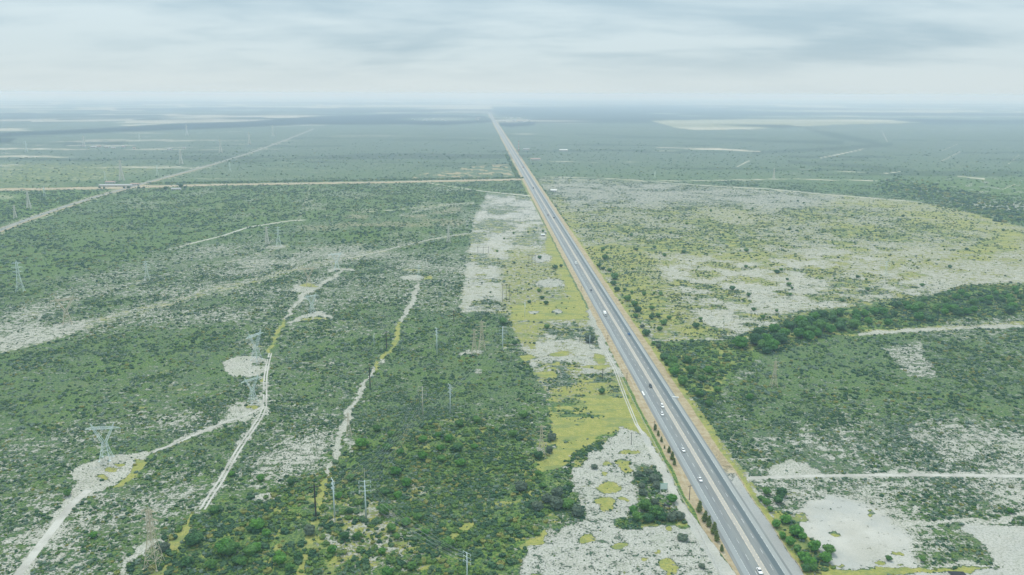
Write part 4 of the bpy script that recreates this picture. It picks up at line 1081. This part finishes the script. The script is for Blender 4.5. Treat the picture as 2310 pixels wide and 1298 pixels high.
def pylon_v(mat):
    """waisted tower with two flaring arms and a wide beam, 24 m"""
    root = link("pylon", None)
    lv = [(0, 3.2, 3.2), (3.5, 2.5, 2.5), (6.5, 1.9, 1.9), (9, 1.5, 1.4), (11, 1.2, 1.1)]
    for sx, sy in ((-1, -1), (1, -1), (1, 1), (-1, 1)):
        m = MB()
        for i in range(len(lv) - 1): m.bar((lv[i][1] * sx, lv[i][2] * sy, lv[i][0]), (lv[i + 1][1] * sx, lv[i + 1][2] * sy, lv[i + 1][0]), .17, n=4)
        m.box(lv[0][1] * sx - .5, lv[0][1] * sx + .5, lv[0][2] * sy - .5, lv[0][2] * sy + .5, -.3, .3)
        link("leg", m.mesh("leg", mat), root)
    m = MB(); lattice(m, lv, .16, .06); link("bracing", m.mesh("bracing", mat), root)
    for s in (-1, 1):
        m = MB()
        for y in (-.7, .7):
            m.bar((s * 1.2, y * 1.5, 11), (s * 5.6, y, 20.0), .15, n=4); m.bar((s * .2, y * 1.5, 11.6), (s * 4.6, y, 20.0), .12, n=4)
            for q in range(6):
                t = q / 6; m.bar((s * (1.2 + 4.4 * t), y, 11 + 9 * t), (s * (.2 + 4.4 * (t + .12)), y, 11.6 + 8.4 * (t + .12)), .07, n=3)
            m.bar((s * 5.6, y, 20), (s * 6.9, 0, 24), .11, n=4); m.bar((s * 4.6, y, 20), (s * 6.9, 0, 24), .10, n=4)
        for q in range(5):
            t = q / 5; m.bar((s * (1.2 + 4.4 * t), -.7, 11 + 9 * t), (s * (1.2 + 4.4 * (t + .2)), .7, 11 + 9 * (t + .2)), .06, n=3)
        link("flared_arm", m.mesh("flared_arm", mat), root)
    m = MB()
    for y in (-.6, .6):
        m.bar((-10.2, 0, 20.2), (0, y, 20), .13, n=4); m.bar((10.2, 0, 20.2), (0, y, 20), .13, n=4)
        m.bar((-6.5, y, 21.3), (6.5, y, 21.3), .10, n=4); m.bar((-10.2, 0, 20.2), (-6.5, y, 21.3), .1, n=3); m.bar((10.2, 0, 20.2), (6.5, y, 21.3), .1, n=3)
        for q in range(-8, 8): m.bar((q * .8, y, 20), ((q + .5) * .8, y, 21.3), .06, n=3); m.bar(((q + .5) * .8, y, 21.3), ((q + 1) * .8, y, 20), .06, n=3)
    for x in (-10.0, 0, 10.0):
        for q in range(7): m.bar((x, 0, 20 - q * .3), (x, 0, 19.8 - q * .3), .12 if q % 2 else .07, n=5)
    link("crossbeam", m.mesh("crossbeam", mat), root)
    return root


def monopole(mat, H=22.0):
    root = link("power_pole", None)
    m = MB(); m.bar((0, 0, -.3), (0, 0, H), .48, .24, n=8); link("mast", m.mesh("mast", mat, True), root)
    for z in (H - .6, H - 3.4, H - 6.2):
        m = MB()
        for s in (-1, 1):
            m.bar((0, 0, z), (s * 3.0, 0, z + .55), .13, .09, n=5); m.bar((s * 3.0, 0, z + .55), (s * 3.0, 0, z - .95), .09, n=5)
            for q in range(4): m.bar((s * 3.0, 0, z - .1 - q * .25), (s * 3.0, 0, z - .2 - q * .25), .17, n=6)
        link("crossarm", m.mesh("crossarm", mat), root)
    return root


def woodpole(H=10.0):
    root = link("wooden_pole", None)
    m = MB(); m.bar((0, 0, -.3), (0, 0, H), .20, .13, n=7); link("pole", m.mesh("pole", M_WOOD), root)
    m = MB(); m.box(-1.2, 1.2, -.07, .07, H - 1.0, H - .82)
    for x in (-1.05, 0, 1.05): m.bar((x, 0, H - .82), (x, 0, H - .55), .06, n=5)
    link("crossarm", m.mesh("crossarm", M_WOOD), root)
    return root


proto = {'T': pylon_three(M_STEEL), 'B': pylon_three(M_STEELB, arm=4.4, k=1.5), 'V': pylon_v(M_STEEL), 'O': pylon_v(M_STEELB), 'F': pylon_three(simple("pale_steel", (.62, .60, .52), .7), arm=5.0, k=3.4), 'M': monopole(M_POLE), 'N': monopole(simple("beige_pole", (.50, .47, .38), .6)), 'W': woodpole()}
HT = {'F': 33.0, 'T': 33.0, 'B': 33.0, 'V': 24.0, 'O': 24.0, 'M': 22.0, 'N': 22.0, 'W': 10.0}
used = set()
TOPS = {}


def mast(t, u, vb, vt, label, rz=0.0, key=None, group=None, fat=1.0):
    H = hgt(u, vb, vt); s = H / HT[t]
    p = P(u, vb)
    sc3 = (s * fat, s * fat, s)
    if t in used: o = dup(proto[t], p, rz, sc3)
    else:
        o = proto[t]; used.add(t); o.location = p; o.rotation_euler = (0, 0, rz); o.scale = sc3
    tag(o, label, "pylon" if t in 'TBVOF' else "utility pole", group)
    TOPS[key or (u, vb)] = (p, H, rz, s)
    return o


R = math.radians
gP = "lattice power pylons"
mast('V', 240, 1036, 954, "large V-topped lattice pylon standing behind the oval sand pad, lower left", R(8), 'v1', gP)
mast('B', 349, 1278, 1142, "tall lattice pylon rising from the yellow grass at the bottom left", R(-10), 'b1', gP)
mast('B', 1221, 1030, 957, "tan lattice pylon at the left edge of the yellow grass field", R(5), 'b2', gP)
mast('B', 1745, 873, 812, "tan lattice pylon alone in the scrub right of the highway", R(5), 'b3', gP)
mast('V', 579, 812, 747, "slim lattice pylon standing on the oval sand pad beside the double track", R(65), 'v2', gP)
mast('V', 571, 906, 848, "lattice pylon just below the oval sand pad, with its V top against the sand", R(50), 'v3', gP)
mast('O', 152, 730, 667, "rust-topped lattice pylon at the left end of the wide mottled sand strip", R(30), 'o1', gP)
mast('T', 46, 658, 588, "tall grey lattice pylon nearest the left edge at mid height", R(20), 't1', gP)
mast('T', 332, 630, 587, "slim grey lattice pylon where the thin sand track ends, upper left", R(20), 't2', gP)
mast('O', 697, 645, 600, "tan lattice pylon behind the yellow patch at the upper end of the sand track", R(15), 'o2', gP)
mast('V', 704, 705, 662, "grey lattice pylon on the crescent of sand beside the upper track", R(40), 'v4', gP)
mast('V', 760, 608, 568, "faint lattice pylon at the top end of the sand track", R(20), 'v5', gP)
mast('T', 945, 627, 597, "faint lattice pylon above the small sand pad left of the white field", R(10), 't3', gP)
mast('F', 603, 552, 510, "left one of two faint pylons side by side at upper centre left", R(10), None, gP)
mast('T', 629, 556, 510, "right one of two faint pylons side by side at upper centre left", R(10), None, gP)
mast('B', 1070, 801, 741, "shorter left one of two tan pylons close together left of the white field", R(8), None, gP)
mast('B', 1087, 788, 722, "taller right one of two tan pylons close together left of the white field", R(8), None, gP)
mast('B', 787, 982, 930, "faint tan pylon beside the broad sandy part of the middle track", R(8), None, gP)
mast('F', 1012, 548, 508, "faint pylon just left of the top of the white field", R(8), None, gP)
mast('F', 66, 471, 430, "sturdy pylon with spread legs left of the diagonal side road", R(15), None, gP)
mast('F', 275, 408, 360, "tall pylon just above the crossing of gravel road and diagonal road", R(15), None, gP)
mast('F', 409, 371, 336, "pylon above the diagonal road, fourth from the far end of its row", R(15), None, gP)
mast('F', 498, 345, 314, "pylon above the diagonal road, third from the far end of its row", R(15), None, gP)
mast('F', 563, 326, 298, "pylon above the diagonal road, second from the far end of its row", R(15), None, gP)
mast('F', 616, 308, 283, "farthest clear pylon above the end of the diagonal road", R(15), None, gP)
mast('F', 422, 306, 281, "hazy pylon in front of the dark far forest, standing alone", R(15), None, gP)
mast('F', 190, 332, 306, "hazy thin pylon far left above the pale town patches", R(15), None, gP)
mast('T', 60, 343, 318, "hazy thin pylon nearest the left edge, far away", R(15), None, gP)
mast('T', 315, 316, 300, "tiny hazy pylon below the long white strip, far left", R(15), None, gP)
mast('T', 355, 396, 372, "faint thin pylon between the tall pylon and the diagonal road", R(15), None, gP)
mast('T', 519, 388, 366, "faint thin pylon below the diagonal road, far left centre", R(15), None, gP)
mast('F', 35, 493, 462, "faint pylon close to the left edge beside the diagonal road", R(15), None, gP)
mast('T', 101, 445, 420, "faint pylon below the roadside shed, far left", R(15), None, gP)
mast('T', 238, 408, 386, "faint pylon left of the tall pylon by the road crossing", R(15), None, gP)
mast('F', 1745, 404, 380, "hazy pylon on the far side of the right-hand field near the pale track", R(15), None, gP)
mast('T', 1997, 622, 588, "faint pylon in the white part of the right-hand field", R(15), None, gP)
mast('T', 1477, 402, 386, "tiny hazy pylon beyond the right-hand field", R(15), None, gP)
gM = "tubular steel power poles with three pairs of arms"
mast('M', 755, 1167, 1082, "pale steel power pole beside the dark wooden pole, left one of the near pair", R(-62), 'm1', gM)
mast('M', 826, 1170, 1084, "pale steel power pole, right one of the near pair with arms both sides", R(12), 'm2', gM)
mast('M', 1054, 1322, 1246, "pale steel power pole cut by the bottom edge, its arms showing", R(-40), 'm3', gM)
mast('M', 1016, 934, 868, "pale steel power pole in the scrub, right one of the middle pair", R(-60), 'm4', gM)
mast('N', 954, 938, 872, "beige power pole in the scrub, left one of the middle pair", R(-10), 'm5', gM)
mast('M', 986, 800, 740, "pale steel power pole standing alone left of the twin tan pylons", R(-65), 'm6', gM)
mast('M', 1134, 792, 737, "pale steel power pole right of the twin tan pylons with arms both sides", R(8), 'm7', gM)
mast('M', 1184, 714, 682, "thin pale pole in the yellow strip of the white field", R(70), None, gM)
mast('M', 1330, 783, 757, "thin pale pole in front of the big grey bush by the track", R(60), None, gM)
mast('M', 844, 782, 755, "short pale pole in the scrub left of the yellow track", R(60), None, gM)
mast('N', 823, 1086, 1056, "short beige pole behind the right one of the near steel poles", R(5), None, gM)
gW = "dark wooden utility poles"
WL = [(713, 1168, 1092, "tall dark wooden pole beside the yellow track left of the steel poles"), (872, 787, 748, "dark wooden pole next to the yellow bend of the middle track"), (835, 874, 828, "dark wooden pole on the sandy middle track"),
      (1024, 727, 700, "dark wooden pole at the lower left corner of the upper white field"), (1555, 1128, 1094, "thin dark pole on the green verge right of the billboard"), (1475, 972, 950, "thin dark pole on the verge by the topmost roadside trees"),
      (1414, 861, 841, "thin dark pole on the verge left of the dark car"), (1371, 768, 756, "thin dark pole on the verge left of the blue car"), (1311, 656, 645, "thin dark pole on the verge beside the small dark car"),
      (1359, 855, 832, "thin dark pole in the lower part of the pale field beside the track"), (1315, 753, 737, "thin dark pole in the pale field near the grey bush"), (1424, 1003, 975, "thin dark pole at the tip of the lower speckled field"),
      (1060, 1202, 1192, "short dark post in the lush scrub at bottom centre")]
for u, a, b, l in WL: mast('W', u, a, b, l, R(20), None, gW, fat=1.2 if a > 900 else 1.5)


def pole_frame(u, vb, vt, n, wpx, label):
    H = hgt(u, vb, vt); root = link("pole_frame", None, None, P(u, vb)); wm = wpx / ppm(u, vb)
    for k in range(n):
        m = MB(); x = -wm / 2 + wm * k / (n - 1); m.bar((x, 0, -.3), (x, 0, H), .24, .18, n=6); link("pole", m.mesh("pole", M_WOOD), root)
    m = MB(); m.box(-wm / 2 - 1.5, wm / 2 + 1.5, -.12, .12, H - 1.6, H - 1.3); link("crossbar", m.mesh("crossbar", M_WOOD), root)
    tag(root, label, "utility pole")


pole_frame(1142, 681, 641, 3, 16, "frame of three dark wooden poles in the middle of the upper pale field")
pole_frame(1200, 600, 574, 3, 14, "frame of dark wooden poles beside the small bush, right of the upper pale field")
pole_frame(1090, 571, 556, 3, 24, "wide low frame of thin poles at the upper left of the pale field")

# cables between a few near poles
M_CABLE = simple("cable", (.20, .22, .22), .6)


def cable(a, b, sag, label, r=.05):
    n = 14; m = MB(); prev = None
    for k in range(n + 1):
        t = k / n; p = Vector(a).lerp(Vector(b), t); p.z -= sag * 4 * t * (1 - t)
        if prev is not None: m.bar(prev, p, r, n=3)
        prev = p
    tag(link("power_cable", m.mesh("power_cable", M_CABLE)), label, "cable", "cables strung between the steel poles")


def armpt(key, s, k):
    p, H, rz, sc_ = TOPS[key]; z = H + (-.6 - 2.8 * k - .9) * sc_
    return Vector((p.x + math.cos(rz) * 3 * s * sc_, p.y + math.sin(rz) * 3 * s * sc_, z))


for ka, kb, nm in (('m2', 'm3', "right near pole down to the pole at the bottom edge"), ('m1', 'm4', "left near pole to the middle pair"), ('m2', 'm5', "right near pole to the beige pole"), ('m4', 'm7', "middle pair to the pole beside the twin pylons")):
    for k in range(3):
        for s in (-1, 1):
            cable(armpt(ka, s, k), armpt(kb, s, k), 4.0, ("upper", "middle", "lower")[k] + (" left" if s < 0 else " right") + " cable from the " + nm)

# ------------------------------------------------------------------ roadside fence
root = link("fence", None, None, road_pt(-22.6, 0)); root.rotation_euler = (0, 0, RANG - math.pi / 2)
m = MB(); m.bar((0, 0, -.2), (0, 0, 1.45), .07, .06, n=5); fp = m.mesh("post", M_CONC)
for k in range(90): link("post", fp, root, (0, -30 + 6 * k, 0))
for z in (.45, .9, 1.35):
    m = MB(); m.bar((0, -36, z), (0, 504, z), .035, n=4); link("rail", m.mesh("rail", M_CONC), root)
tag(root, "long pale post and wire fence between the sand track and highway verge", "fence")

# ------------------------------------------------------------------ culvert headwalls, billboard, black sheets
m = MB(); m.box(-.35, .35, -4.2, 4.2, -.3, .95); m.box(-.5, .5, -4.4, 4.4, .95, 1.1)
o = link("headwall", m.mesh("headwall", M_WHITE), None, road_pt(-13.6, 0)); pp = P(1451, 890); o.location = (pp.x, pp.y, 0); o.rotation_euler = (0, 0, RANG - math.pi / 2)
tag(o, "white culvert headwall at the left edge of the highway just below the dark car", "culvert wall")
o = link("headwall", m.mesh("headwall", M_WHITE), None, P(1524, 898), RANG - math.pi / 2 + R(75)); o.scale = (1, .55, .8)
tag(o, "short white culvert headwall on the right verge opposite the dark car", "culvert wall")

bp = P(1497, 1113); bw = 17 / ppm(1497, 1113); bh = hgt(1497, 1113, 1091)
b = link("billboard", None, None, bp, R(4))
for s in (-1, 1):
    m = MB(); m.box(s * bw * .44 - .14, s * bw * .44 + .14, -.14, .14, -.3, bh - .3); link("post", m.mesh("post", M_CONC), b)
m = MB(); m.box(-bw / 2, bw / 2, -.12, -.02, bh * .42, bh); link("panel", m.mesh("panel", simple("billboard_face", (.62, .72, .66), .5, 0, .06, .5)), b)
m = MB(); m.box(-bw / 2 - .06, bw / 2 + .06, -.16, .02, bh, bh + .12); m.box(-bw / 2 - .12, -bw / 2, -.16, .02, bh * .42, bh); link("frame", m.mesh("frame", simple("green_frame", (.20, .42, .33), .5)), b)
m = MB()
for x in np.linspace(-bw * .44, bw * .44, 5): m.bar((x, .05, bh * .42), (x, .05, bh - .1), .05, n=4)
link("back_strut", m.mesh("back_strut", M_STEEL), b)
tag(b, "pale blank billboard on two posts between the thicket and sand track", "billboard")


def shed(u, v, w_, d_, rz, label, dz=2.4, post=True):
    e = link("shelter", None, None, P(u, v), rz)
    m = MB(); m.add([(-w_ / 2, -d_ / 2, dz), (w_ / 2, -d_ / 2, dz - .8), (w_ / 2, d_ / 2, dz - .5), (-w_ / 2, d_ / 2, dz + .3), (-w_ / 2, -d_ / 2, dz + .12), (w_ / 2, -d_ / 2, dz - .68), (w_ / 2, d_ / 2, dz - .38), (-w_ / 2, d_ / 2, dz + .42)],
                    [(0, 3, 2, 1), (4, 5, 6, 7), (0, 1, 5, 4), (1, 2, 6, 5), (2, 3, 7, 6), (3, 0, 4, 7)])
    link("roof_sheet", m.mesh("roof_sheet", M_BLACK), e)
    for x in (-1, 1):
        for y in (-1, 1):
            q = MB(); q.bar((x * w_ * .44, y * d_ * .44, -.2), (x * w_ * .44, y * d_ * .44, dz - .75 + (.75 if x < 0 else 0)), .07, n=5); link("post", q.mesh("post", M_WOOD), e)
    tag(e, label, "shelter")
    return e


e = shed(1504, 1153, 3.6, 1.0, R(-32), "narrow black sheet shelter at the right side of the copse", 3.6)
q = MB(); q.bar((-5.2, .3, 3.7), (-1.8, .3, 3.75), .09, n=5); link("yellow_pole", q.mesh("yellow_pole", M_YEL), e)
shed(2158, 1304, 8.5, 3.2, R(6), "black flat roofed shelter cut by the bottom edge on the bare sand", 2.6)


# ------------------------------------------------------------------ vehicles
def loft(mb, prof):
    """prof: list of (y, halfwidth, z0, z1) cross-sections -> closed skin with rounded shoulders"""
    n = 8
    for y, hw, z0, z1 in prof:
        b = (z1 - z0)
        mb.v += [(-hw * .92, y, z0), (-hw, y, z0 + .35 * b), (-hw * .97, y, z0 + .8 * b), (-hw * .82, y, z1), (hw * .82, y, z1), (hw * .97, y, z0 + .8 * b), (hw, y, z0 + .35 * b), (hw * .92, y, z0)]
    k = len(prof)
    for i in range(k - 1):
        for j in range(n): mb.f.append((i * n + j, i * n + (j + 1) % n, (i + 1) * n + (j + 1) % n, (i + 1) * n + j))
    mb.f.append(tuple(range(n))); mb.f.append(tuple(range((k - 1) * n, k * n))[::-1])


def wheel(root, x, y, r=.33, w_=.22):
    m = MB(); m.bar((-w_ / 2, 0, 0), (w_ / 2, 0, 0), r, n=14); wo = link("wheel", m.mesh("wheel", M_RUB), root, (x, y, r))
    m = MB(); s = 1 if x > 0 else -1; m.bar((s * w_ * .5, 0, 0), (s * (w_ * .5 + .02), 0, 0), r * .6, n=10); link("rim", m.mesh("rim", M_STEEL), wo)


def car(col, kind='sedan'):
    """nose towards -Y (towards the camera side)"""
    mat = simple("car_paint", col, .25, 0, .03, 1, .6)
    root = link({'sedan': "sedan_car", 'suv': "suv", 'hatch': "hatchback_car"}[kind], None)
    L_ = {'sedan': 4.6, 'suv': 4.8, 'hatch': 4.0}[kind]; h = {'sedan': 1.0, 'suv': 1.15, 'hatch': 1.02}[kind]; top = {'sedan': 1.46, 'suv': 1.78, 'hatch': 1.50}[kind]
    y0 = -L_ / 2; m = MB()
    loft(m, [(y0, .70, .38, .66), (y0 + .15, .84, .26, .76), (y0 + .9, .90, .22, h * .90), (y0 + 1.35, .91, .22, h * .97), (L_ / 2 - 1.0, .91, .22, h), (L_ / 2 - .2, .86, .26, h * .97), (L_ / 2, .74, .38, h * .82)])
    body = link("body", m.mesh("body", mat, False), root)
    rear = {'sedan': L_ / 2 - .75, 'suv': L_ / 2 - .12, 'hatch': L_ / 2 - .2}[kind]
    m = MB(); a = y0 + 1.35; zt = top - .05
    m.add([(-.80, a, h * .95), (.80, a, h * .95), (.83, rear, h * .95), (-.83, rear, h * .95), (-.62, a + .75, zt), (.62, a + .75, zt), (.64, rear - (.55 if kind == 'sedan' else .25), zt), (-.64, rear - (.55 if kind == 'sedan' else .25), zt)],
          [(0, 1, 5, 4), (1, 2, 6, 5), (2, 3, 7, 6), (3, 0, 4, 7), (4, 5, 6, 7)])
    link("windows", m.mesh("windows", M_GLASS), root)
    m = MB(); m.box(-.62, .62, a + .72, rear - (.5 if kind == 'sedan' else .2), zt, zt + .06); link("roof", m.mesh("roof", mat), root)
    for s in (-1, 1):
        m = MB(); m.box(s * .62 - .16, s * .62 + .16, y0 - .02, y0 + .10, .56, .68); link("headlight", m.mesh("headlight", M_LAMP), root)
        m = MB(); m.box(s * .64 - .15, s * .64 + .15, L_ / 2 - .06, L_ / 2 + .02, .70, .84); link("tail_light", m.mesh("tail_light", M_RED), root)
        m = MB(); m.box(s * .98 - .09, s * .98 + .09, a + .28, a + .42, h * .95, h * .95 + .14); link("mirror", m.mesh("mirror", mat), root)
        for y in (y0 + .85, L_ / 2 - .85): wheel(root, s * .80, y)
    return root


def truck(big=True):
    root = link("box_truck" if big else "delivery_van", None)
    if big:
        m = MB(); m.box(-1.2, 1.2, -1.9, 4.9, 1.05, 3.55); link("cargo_box", m.mesh("cargo_box", M_WHITE), root)
        m = MB(); m.box(-.5, .5, -4.3, 4.7, .7, 1.0); link("chassis", m.mesh("chassis", M_BLACK), root)
        m = MB(); loft(m, [(-4.35, 1.0, .6, 1.5), (-4.25, 1.08, .5, 1.7), (-3.9, 1.1, .5, 2.55), (-3.3, 1.1, .5, 2.75), (-2.25, 1.1, .5, 2.75)]); link("cab", m.mesh("cab", M_WHITE), root)
        m = MB(); m.add([(-.95, -4.30, 1.62), (.95, -4.30, 1.62), (.88, -3.95, 2.48), (-.88, -3.95, 2.48)], [(0, 1, 2, 3)]); m.box(-1.13, 1.13, -3.7, -2.8, 1.7, 2.35); link("windows", m.mesh("windows", M_GLASS), root)
        ys = (-3.3, 2.4, 3.5); r = .48
    else:
        m = MB(); loft(m, [(-2.7, .85, .4, .95), (-2.55, .95, .35, 1.15), (-1.9, .98, .32, 1.35), (-1.2, 1.0, .32, 2.25), (2.55, 1.0, .32, 2.3), (2.7, .95, .4, 2.2)]); link("body", m.mesh("body", M_WHITE), root)
        m = MB(); m.add([(-.82, -1.92, 1.45), (.82, -1.92, 1.45), (.78, -1.28, 2.17), (-.78, -1.28, 2.17)], [(0, 1, 2, 3)]); m.box(-1.02, 1.02, -1.1, -.2, 1.4, 1.95); link("windows", m.mesh("windows", M_GLASS), root)
        ys = (-1.8, 1.8); r = .36
    for s in (-1, 1):
        f = -4.37 if big else -2.72
        m = MB(); m.box(s * .75 - .15, s * .75 + .15, f - .02, f + .06, .75, .95); link("headlight", m.mesh("headlight", M_LAMP), root)
        for y in ys: wheel(root, s * (.98 if big else .86), y, r, .3)
    return root


def drive(o, v, lane_a, away=False, scale=1.0):
    # station along the road where the surveyed row v meets the road line
    p = P(950.5 + .6 * v, v); s = (p - RA).dot(RD)
    o.location = road_pt(lane_a, s, zr(lane_a) + .01)
    o.rotation_euler = (0, 0, RANG - math.pi / 2 + (math.pi if away else 0))
    o.scale = (scale,) * 3


def veh(o, v, a, label, away=False, scale=1.0): drive(o, v, a, away, scale); tag(o, label, {"sedan_car": "car", "suv": "car", "hatchback_car": "car", "box_truck": "truck", "delivery_van": "van"}[o.name.split('.')[0]], "vehicles on the highway")


WH = (.80, .80, .79)
veh(car(WH), 1292, -2.8, "white sedan cut off by the bottom edge, nearest on the highway", scale=1.08)
veh(car(WH), 1085, -6.1, "white sedan in the outer lane beside the billboard", scale=1.1)
veh(car(WH), 1018, -6.0, "white sedan with a dark windscreen, third from the bottom", scale=1.1)
veh(car(WH, 'hatch'), 937, -6.3, "small white car closest behind another white car, lower one of the two", scale=1.15)
veh(car(WH, 'suv'), 919, -2.8, "white car in the inner lane, upper one of the close pair", scale=1.1)
veh(car((.035, .05, .06), 'suv'), 874, -2.7, "dark car in the inner lane just above the white culvert wall", scale=1.15)
veh(car((.04, .20, .45), 'hatch'), 756, 6.4, "blue car, alone in the right-hand carriageway", away=True, scale=1.15)
veh(truck(True), 712, -6.2, "white box truck coming down the left carriageway")
veh(car((.05, .055, .07)), 657, -6.0, "small dark car in the outer lane above the box truck", scale=1.1)
veh(truck(False), 597, -5.9, "white delivery van, farthest large vehicle in the left carriageway", scale=1.3)
veh(car((.05, .06, .07)), 493, 2.8, "distant dark car in the right-hand lanes", away=True, scale=1.5)
veh(car((.25, .17, .14)), 487, -5.5, "distant brownish car in the left lanes", scale=1.5)
veh(car(WH, 'suv'), 473, -5.5, "distant white car above the brownish one", scale=1.6)
veh(car((.06, .06, .06), 'suv'), 426, -3, "distant dark car just below the road junction", scale=1.8)
veh(car((.40, .10, .08)), 379, 3, "farthest reddish car beyond the road junction", away=True, scale=2.0)


# ------------------------------------------------------------------ buildings far off
def house(u, v, w_, d_, h_, roofmat, label, rz=0.0, name="house", cat="house", group=None, gable=True):
    e = link(name, None, None, P(u, v), rz)
    m = MB(); m.box(-w_ / 2, w_ / 2, -d_ / 2, d_ / 2, -.2, h_); link("wall", m.mesh("wall", M_WALL), e)
    m = MB(); o_ = .4; r_ = h_ + (1.8 if gable else .5)
    m.add([(-w_ / 2 - o_, -d_ / 2 - o_, h_ + .02), (w_ / 2 + o_, -d_ / 2 - o_, h_ + .02), (w_ / 2 + o_, d_ / 2 + o_, h_ + .02), (-w_ / 2 - o_, d_ / 2 + o_, h_ + .02), (-w_ / 2 - o_, 0, r_), (w_ / 2 + o_, 0, r_)],
          [(0, 1, 5, 4), (2, 3, 4, 5), (0, 4, 3), (1, 2, 5), (0, 3, 2, 1)])
    link("roof", m.mesh("roof", roofmat), e)
    k = max(2, int(w_ / 5))
    for i in range(k):
        x = -w_ / 2 + w_ * (i + .5) / k; m = MB()
        if i == k // 2: m.box(x - .6, x + .6, -d_ / 2 - .05, -d_ / 2 + .02, 0, 2.2); link("door", m.mesh("door", M_WOOD), e)
        else: m.box(x - .7, x + .7, -d_ / 2 - .05, -d_ / 2 + .02, 1.0, 2.2); link("window", m.mesh("window", M_GLASS), e)
    tag(e, label, cat, group)


M_TIN = simple("tin_roof", (.34, .36, .37), .6, .1)
M_WALL = simple("plaster_wall", (.50, .48, .44), .8)
house(262, 421, 80, 12, 4.0, M_TIN, "long pale shed on the gravel road at the far left", R(2), "depot_shed", "shed")
house(305, 418, 22, 9, 3.6, M_PINK, "shed with a faded reddish roof at the right end of the long pale shed", R(2), "depot_shed", "shed")
house(398, 429, 22, 8, 3.6, M_TIN, "white house among trees just right of the diagonal road crossing", R(5))
house(250, 414, 24, 12, 4.5, M_PINK, "small building behind the long pale shed", R(2), "depot_shed", "shed")
house(1249, 433, 15, 6, 4, M_WHITE, "small white building beside the highway below the junction", R(-3))
house(1225, 533, 6, 3.5, 2.4, M_WHITE, "tiny white hut on the pale field just left of the highway", R(3), "hut", "hut")
house(1187, 339, 26, 12, 5, M_TIN, "low white building right of the radio mast", R(4))
house(1271, 341, 34, 16, 5, M_WHITE, "wide white building far right of the radio mast", R(4))
house(1208, 362, 34, 16, 6, M_PINK, "building on the sandy lot beside the far highway", R(4))
hr = random.Random(5)
for i in range(46):
    if i < 24: u = hr.uniform(1128, 1196); v = 267 + hr.uniform(-2, 9) + (u - 1128) * .03
    elif i < 36: u = hr.uniform(930, 1098); v = 268 + hr.uniform(-2, 6)
    else: u = hr.uniform(150, 420); v = 331 + hr.uniform(0, 9)
    w_ = hr.uniform(16, 36) * (1 if i < 36 else .6)
    where = "right of the highway's far end" if i < 24 else ("left of the highway's far end" if i < 36 else "among the white patches at the far left")
    house(u, v, w_, w_ * .55, hr.uniform(4, 6), hr.choice([M_TIN, M_TIN, M_PINK]), "tiny pale building of the hazy settlement " + where, hr.uniform(-.3, .3), group="buildings of the hazy settlement " + where, gable=hr.random() < .6)

# trees around the white house and shed
for u, v, r in ((374, 426, 6), (408, 421, 7), (418, 424, 5), (365, 431, 4), (430, 428, 4)):
    tree(u, v, r, 'dark', "dark tree beside the white house near the diagonal road crossing", "trees around the white house")
for u, v, r in ((280, 424, 4), (290, 424, 4.5), (313, 424, 4), (325, 424, 3.5), (225, 424, 3.5), (235, 424, 3)):
    tree(u, v, r, 'dark', "dark tree in front of the long pale shed at the far left", "trees in front of the long shed")

# red and white radio mast
mh = hgt(1170, 340, 318); e = link("radio_mast", None, None, P(1170, 340))
for k in range(7):
    m = MB(); z0 = mh * k / 7; z1 = mh * (k + 1) / 7; a0 = 1.6 - 1.2 * k / 7; a1 = 1.6 - 1.2 * (k + 1) / 7
    lattice(m, [(z0, a0, a0), ((z0 + z1) / 2, (a0 + a1) / 2, (a0 + a1) / 2), (z1, a1, a1)], .2, .22)
    for sx in (-1, 1):
        for sy in (-1, 1): m.bar((a0 * sx, a0 * sy, z0), (a1 * sx, a1 * sy, z1), .38, n=4)
    link("mast_section", m.mesh("mast_section", M_RED if k % 2 == 0 else M_WHITE), e)
tag(e, "red and white striped radio mast right of the far highway", "radio mast")

# ------------------------------------------------------------------ haze
HB = 62000.0
m = MB(); m.box(-HB, HB, -HB, HB, -1.5, CAMH + 8)
hm, hn = new_mat("haze")
pv = hn.n('ShaderNodeVolumePrincipled')
hn.set(pv, 'Color', (.55, .72, .97, 1)); hn.set(pv, 'Absorption Color', (.76, .62, .10, 1)); hn.set(pv, 'Density', 1.25e-4); hn.set(pv, 'Anisotropy', 0.1)
ho = hn.n('ShaderNodeOutputMaterial'); hn.t.links.new(pv.outputs[0], ho.inputs['Volume'])
hz_o = link("haze", m.mesh("haze", hm)); hz_o['kind'] = 'stuff'
print("individual bushes and trees", counts)
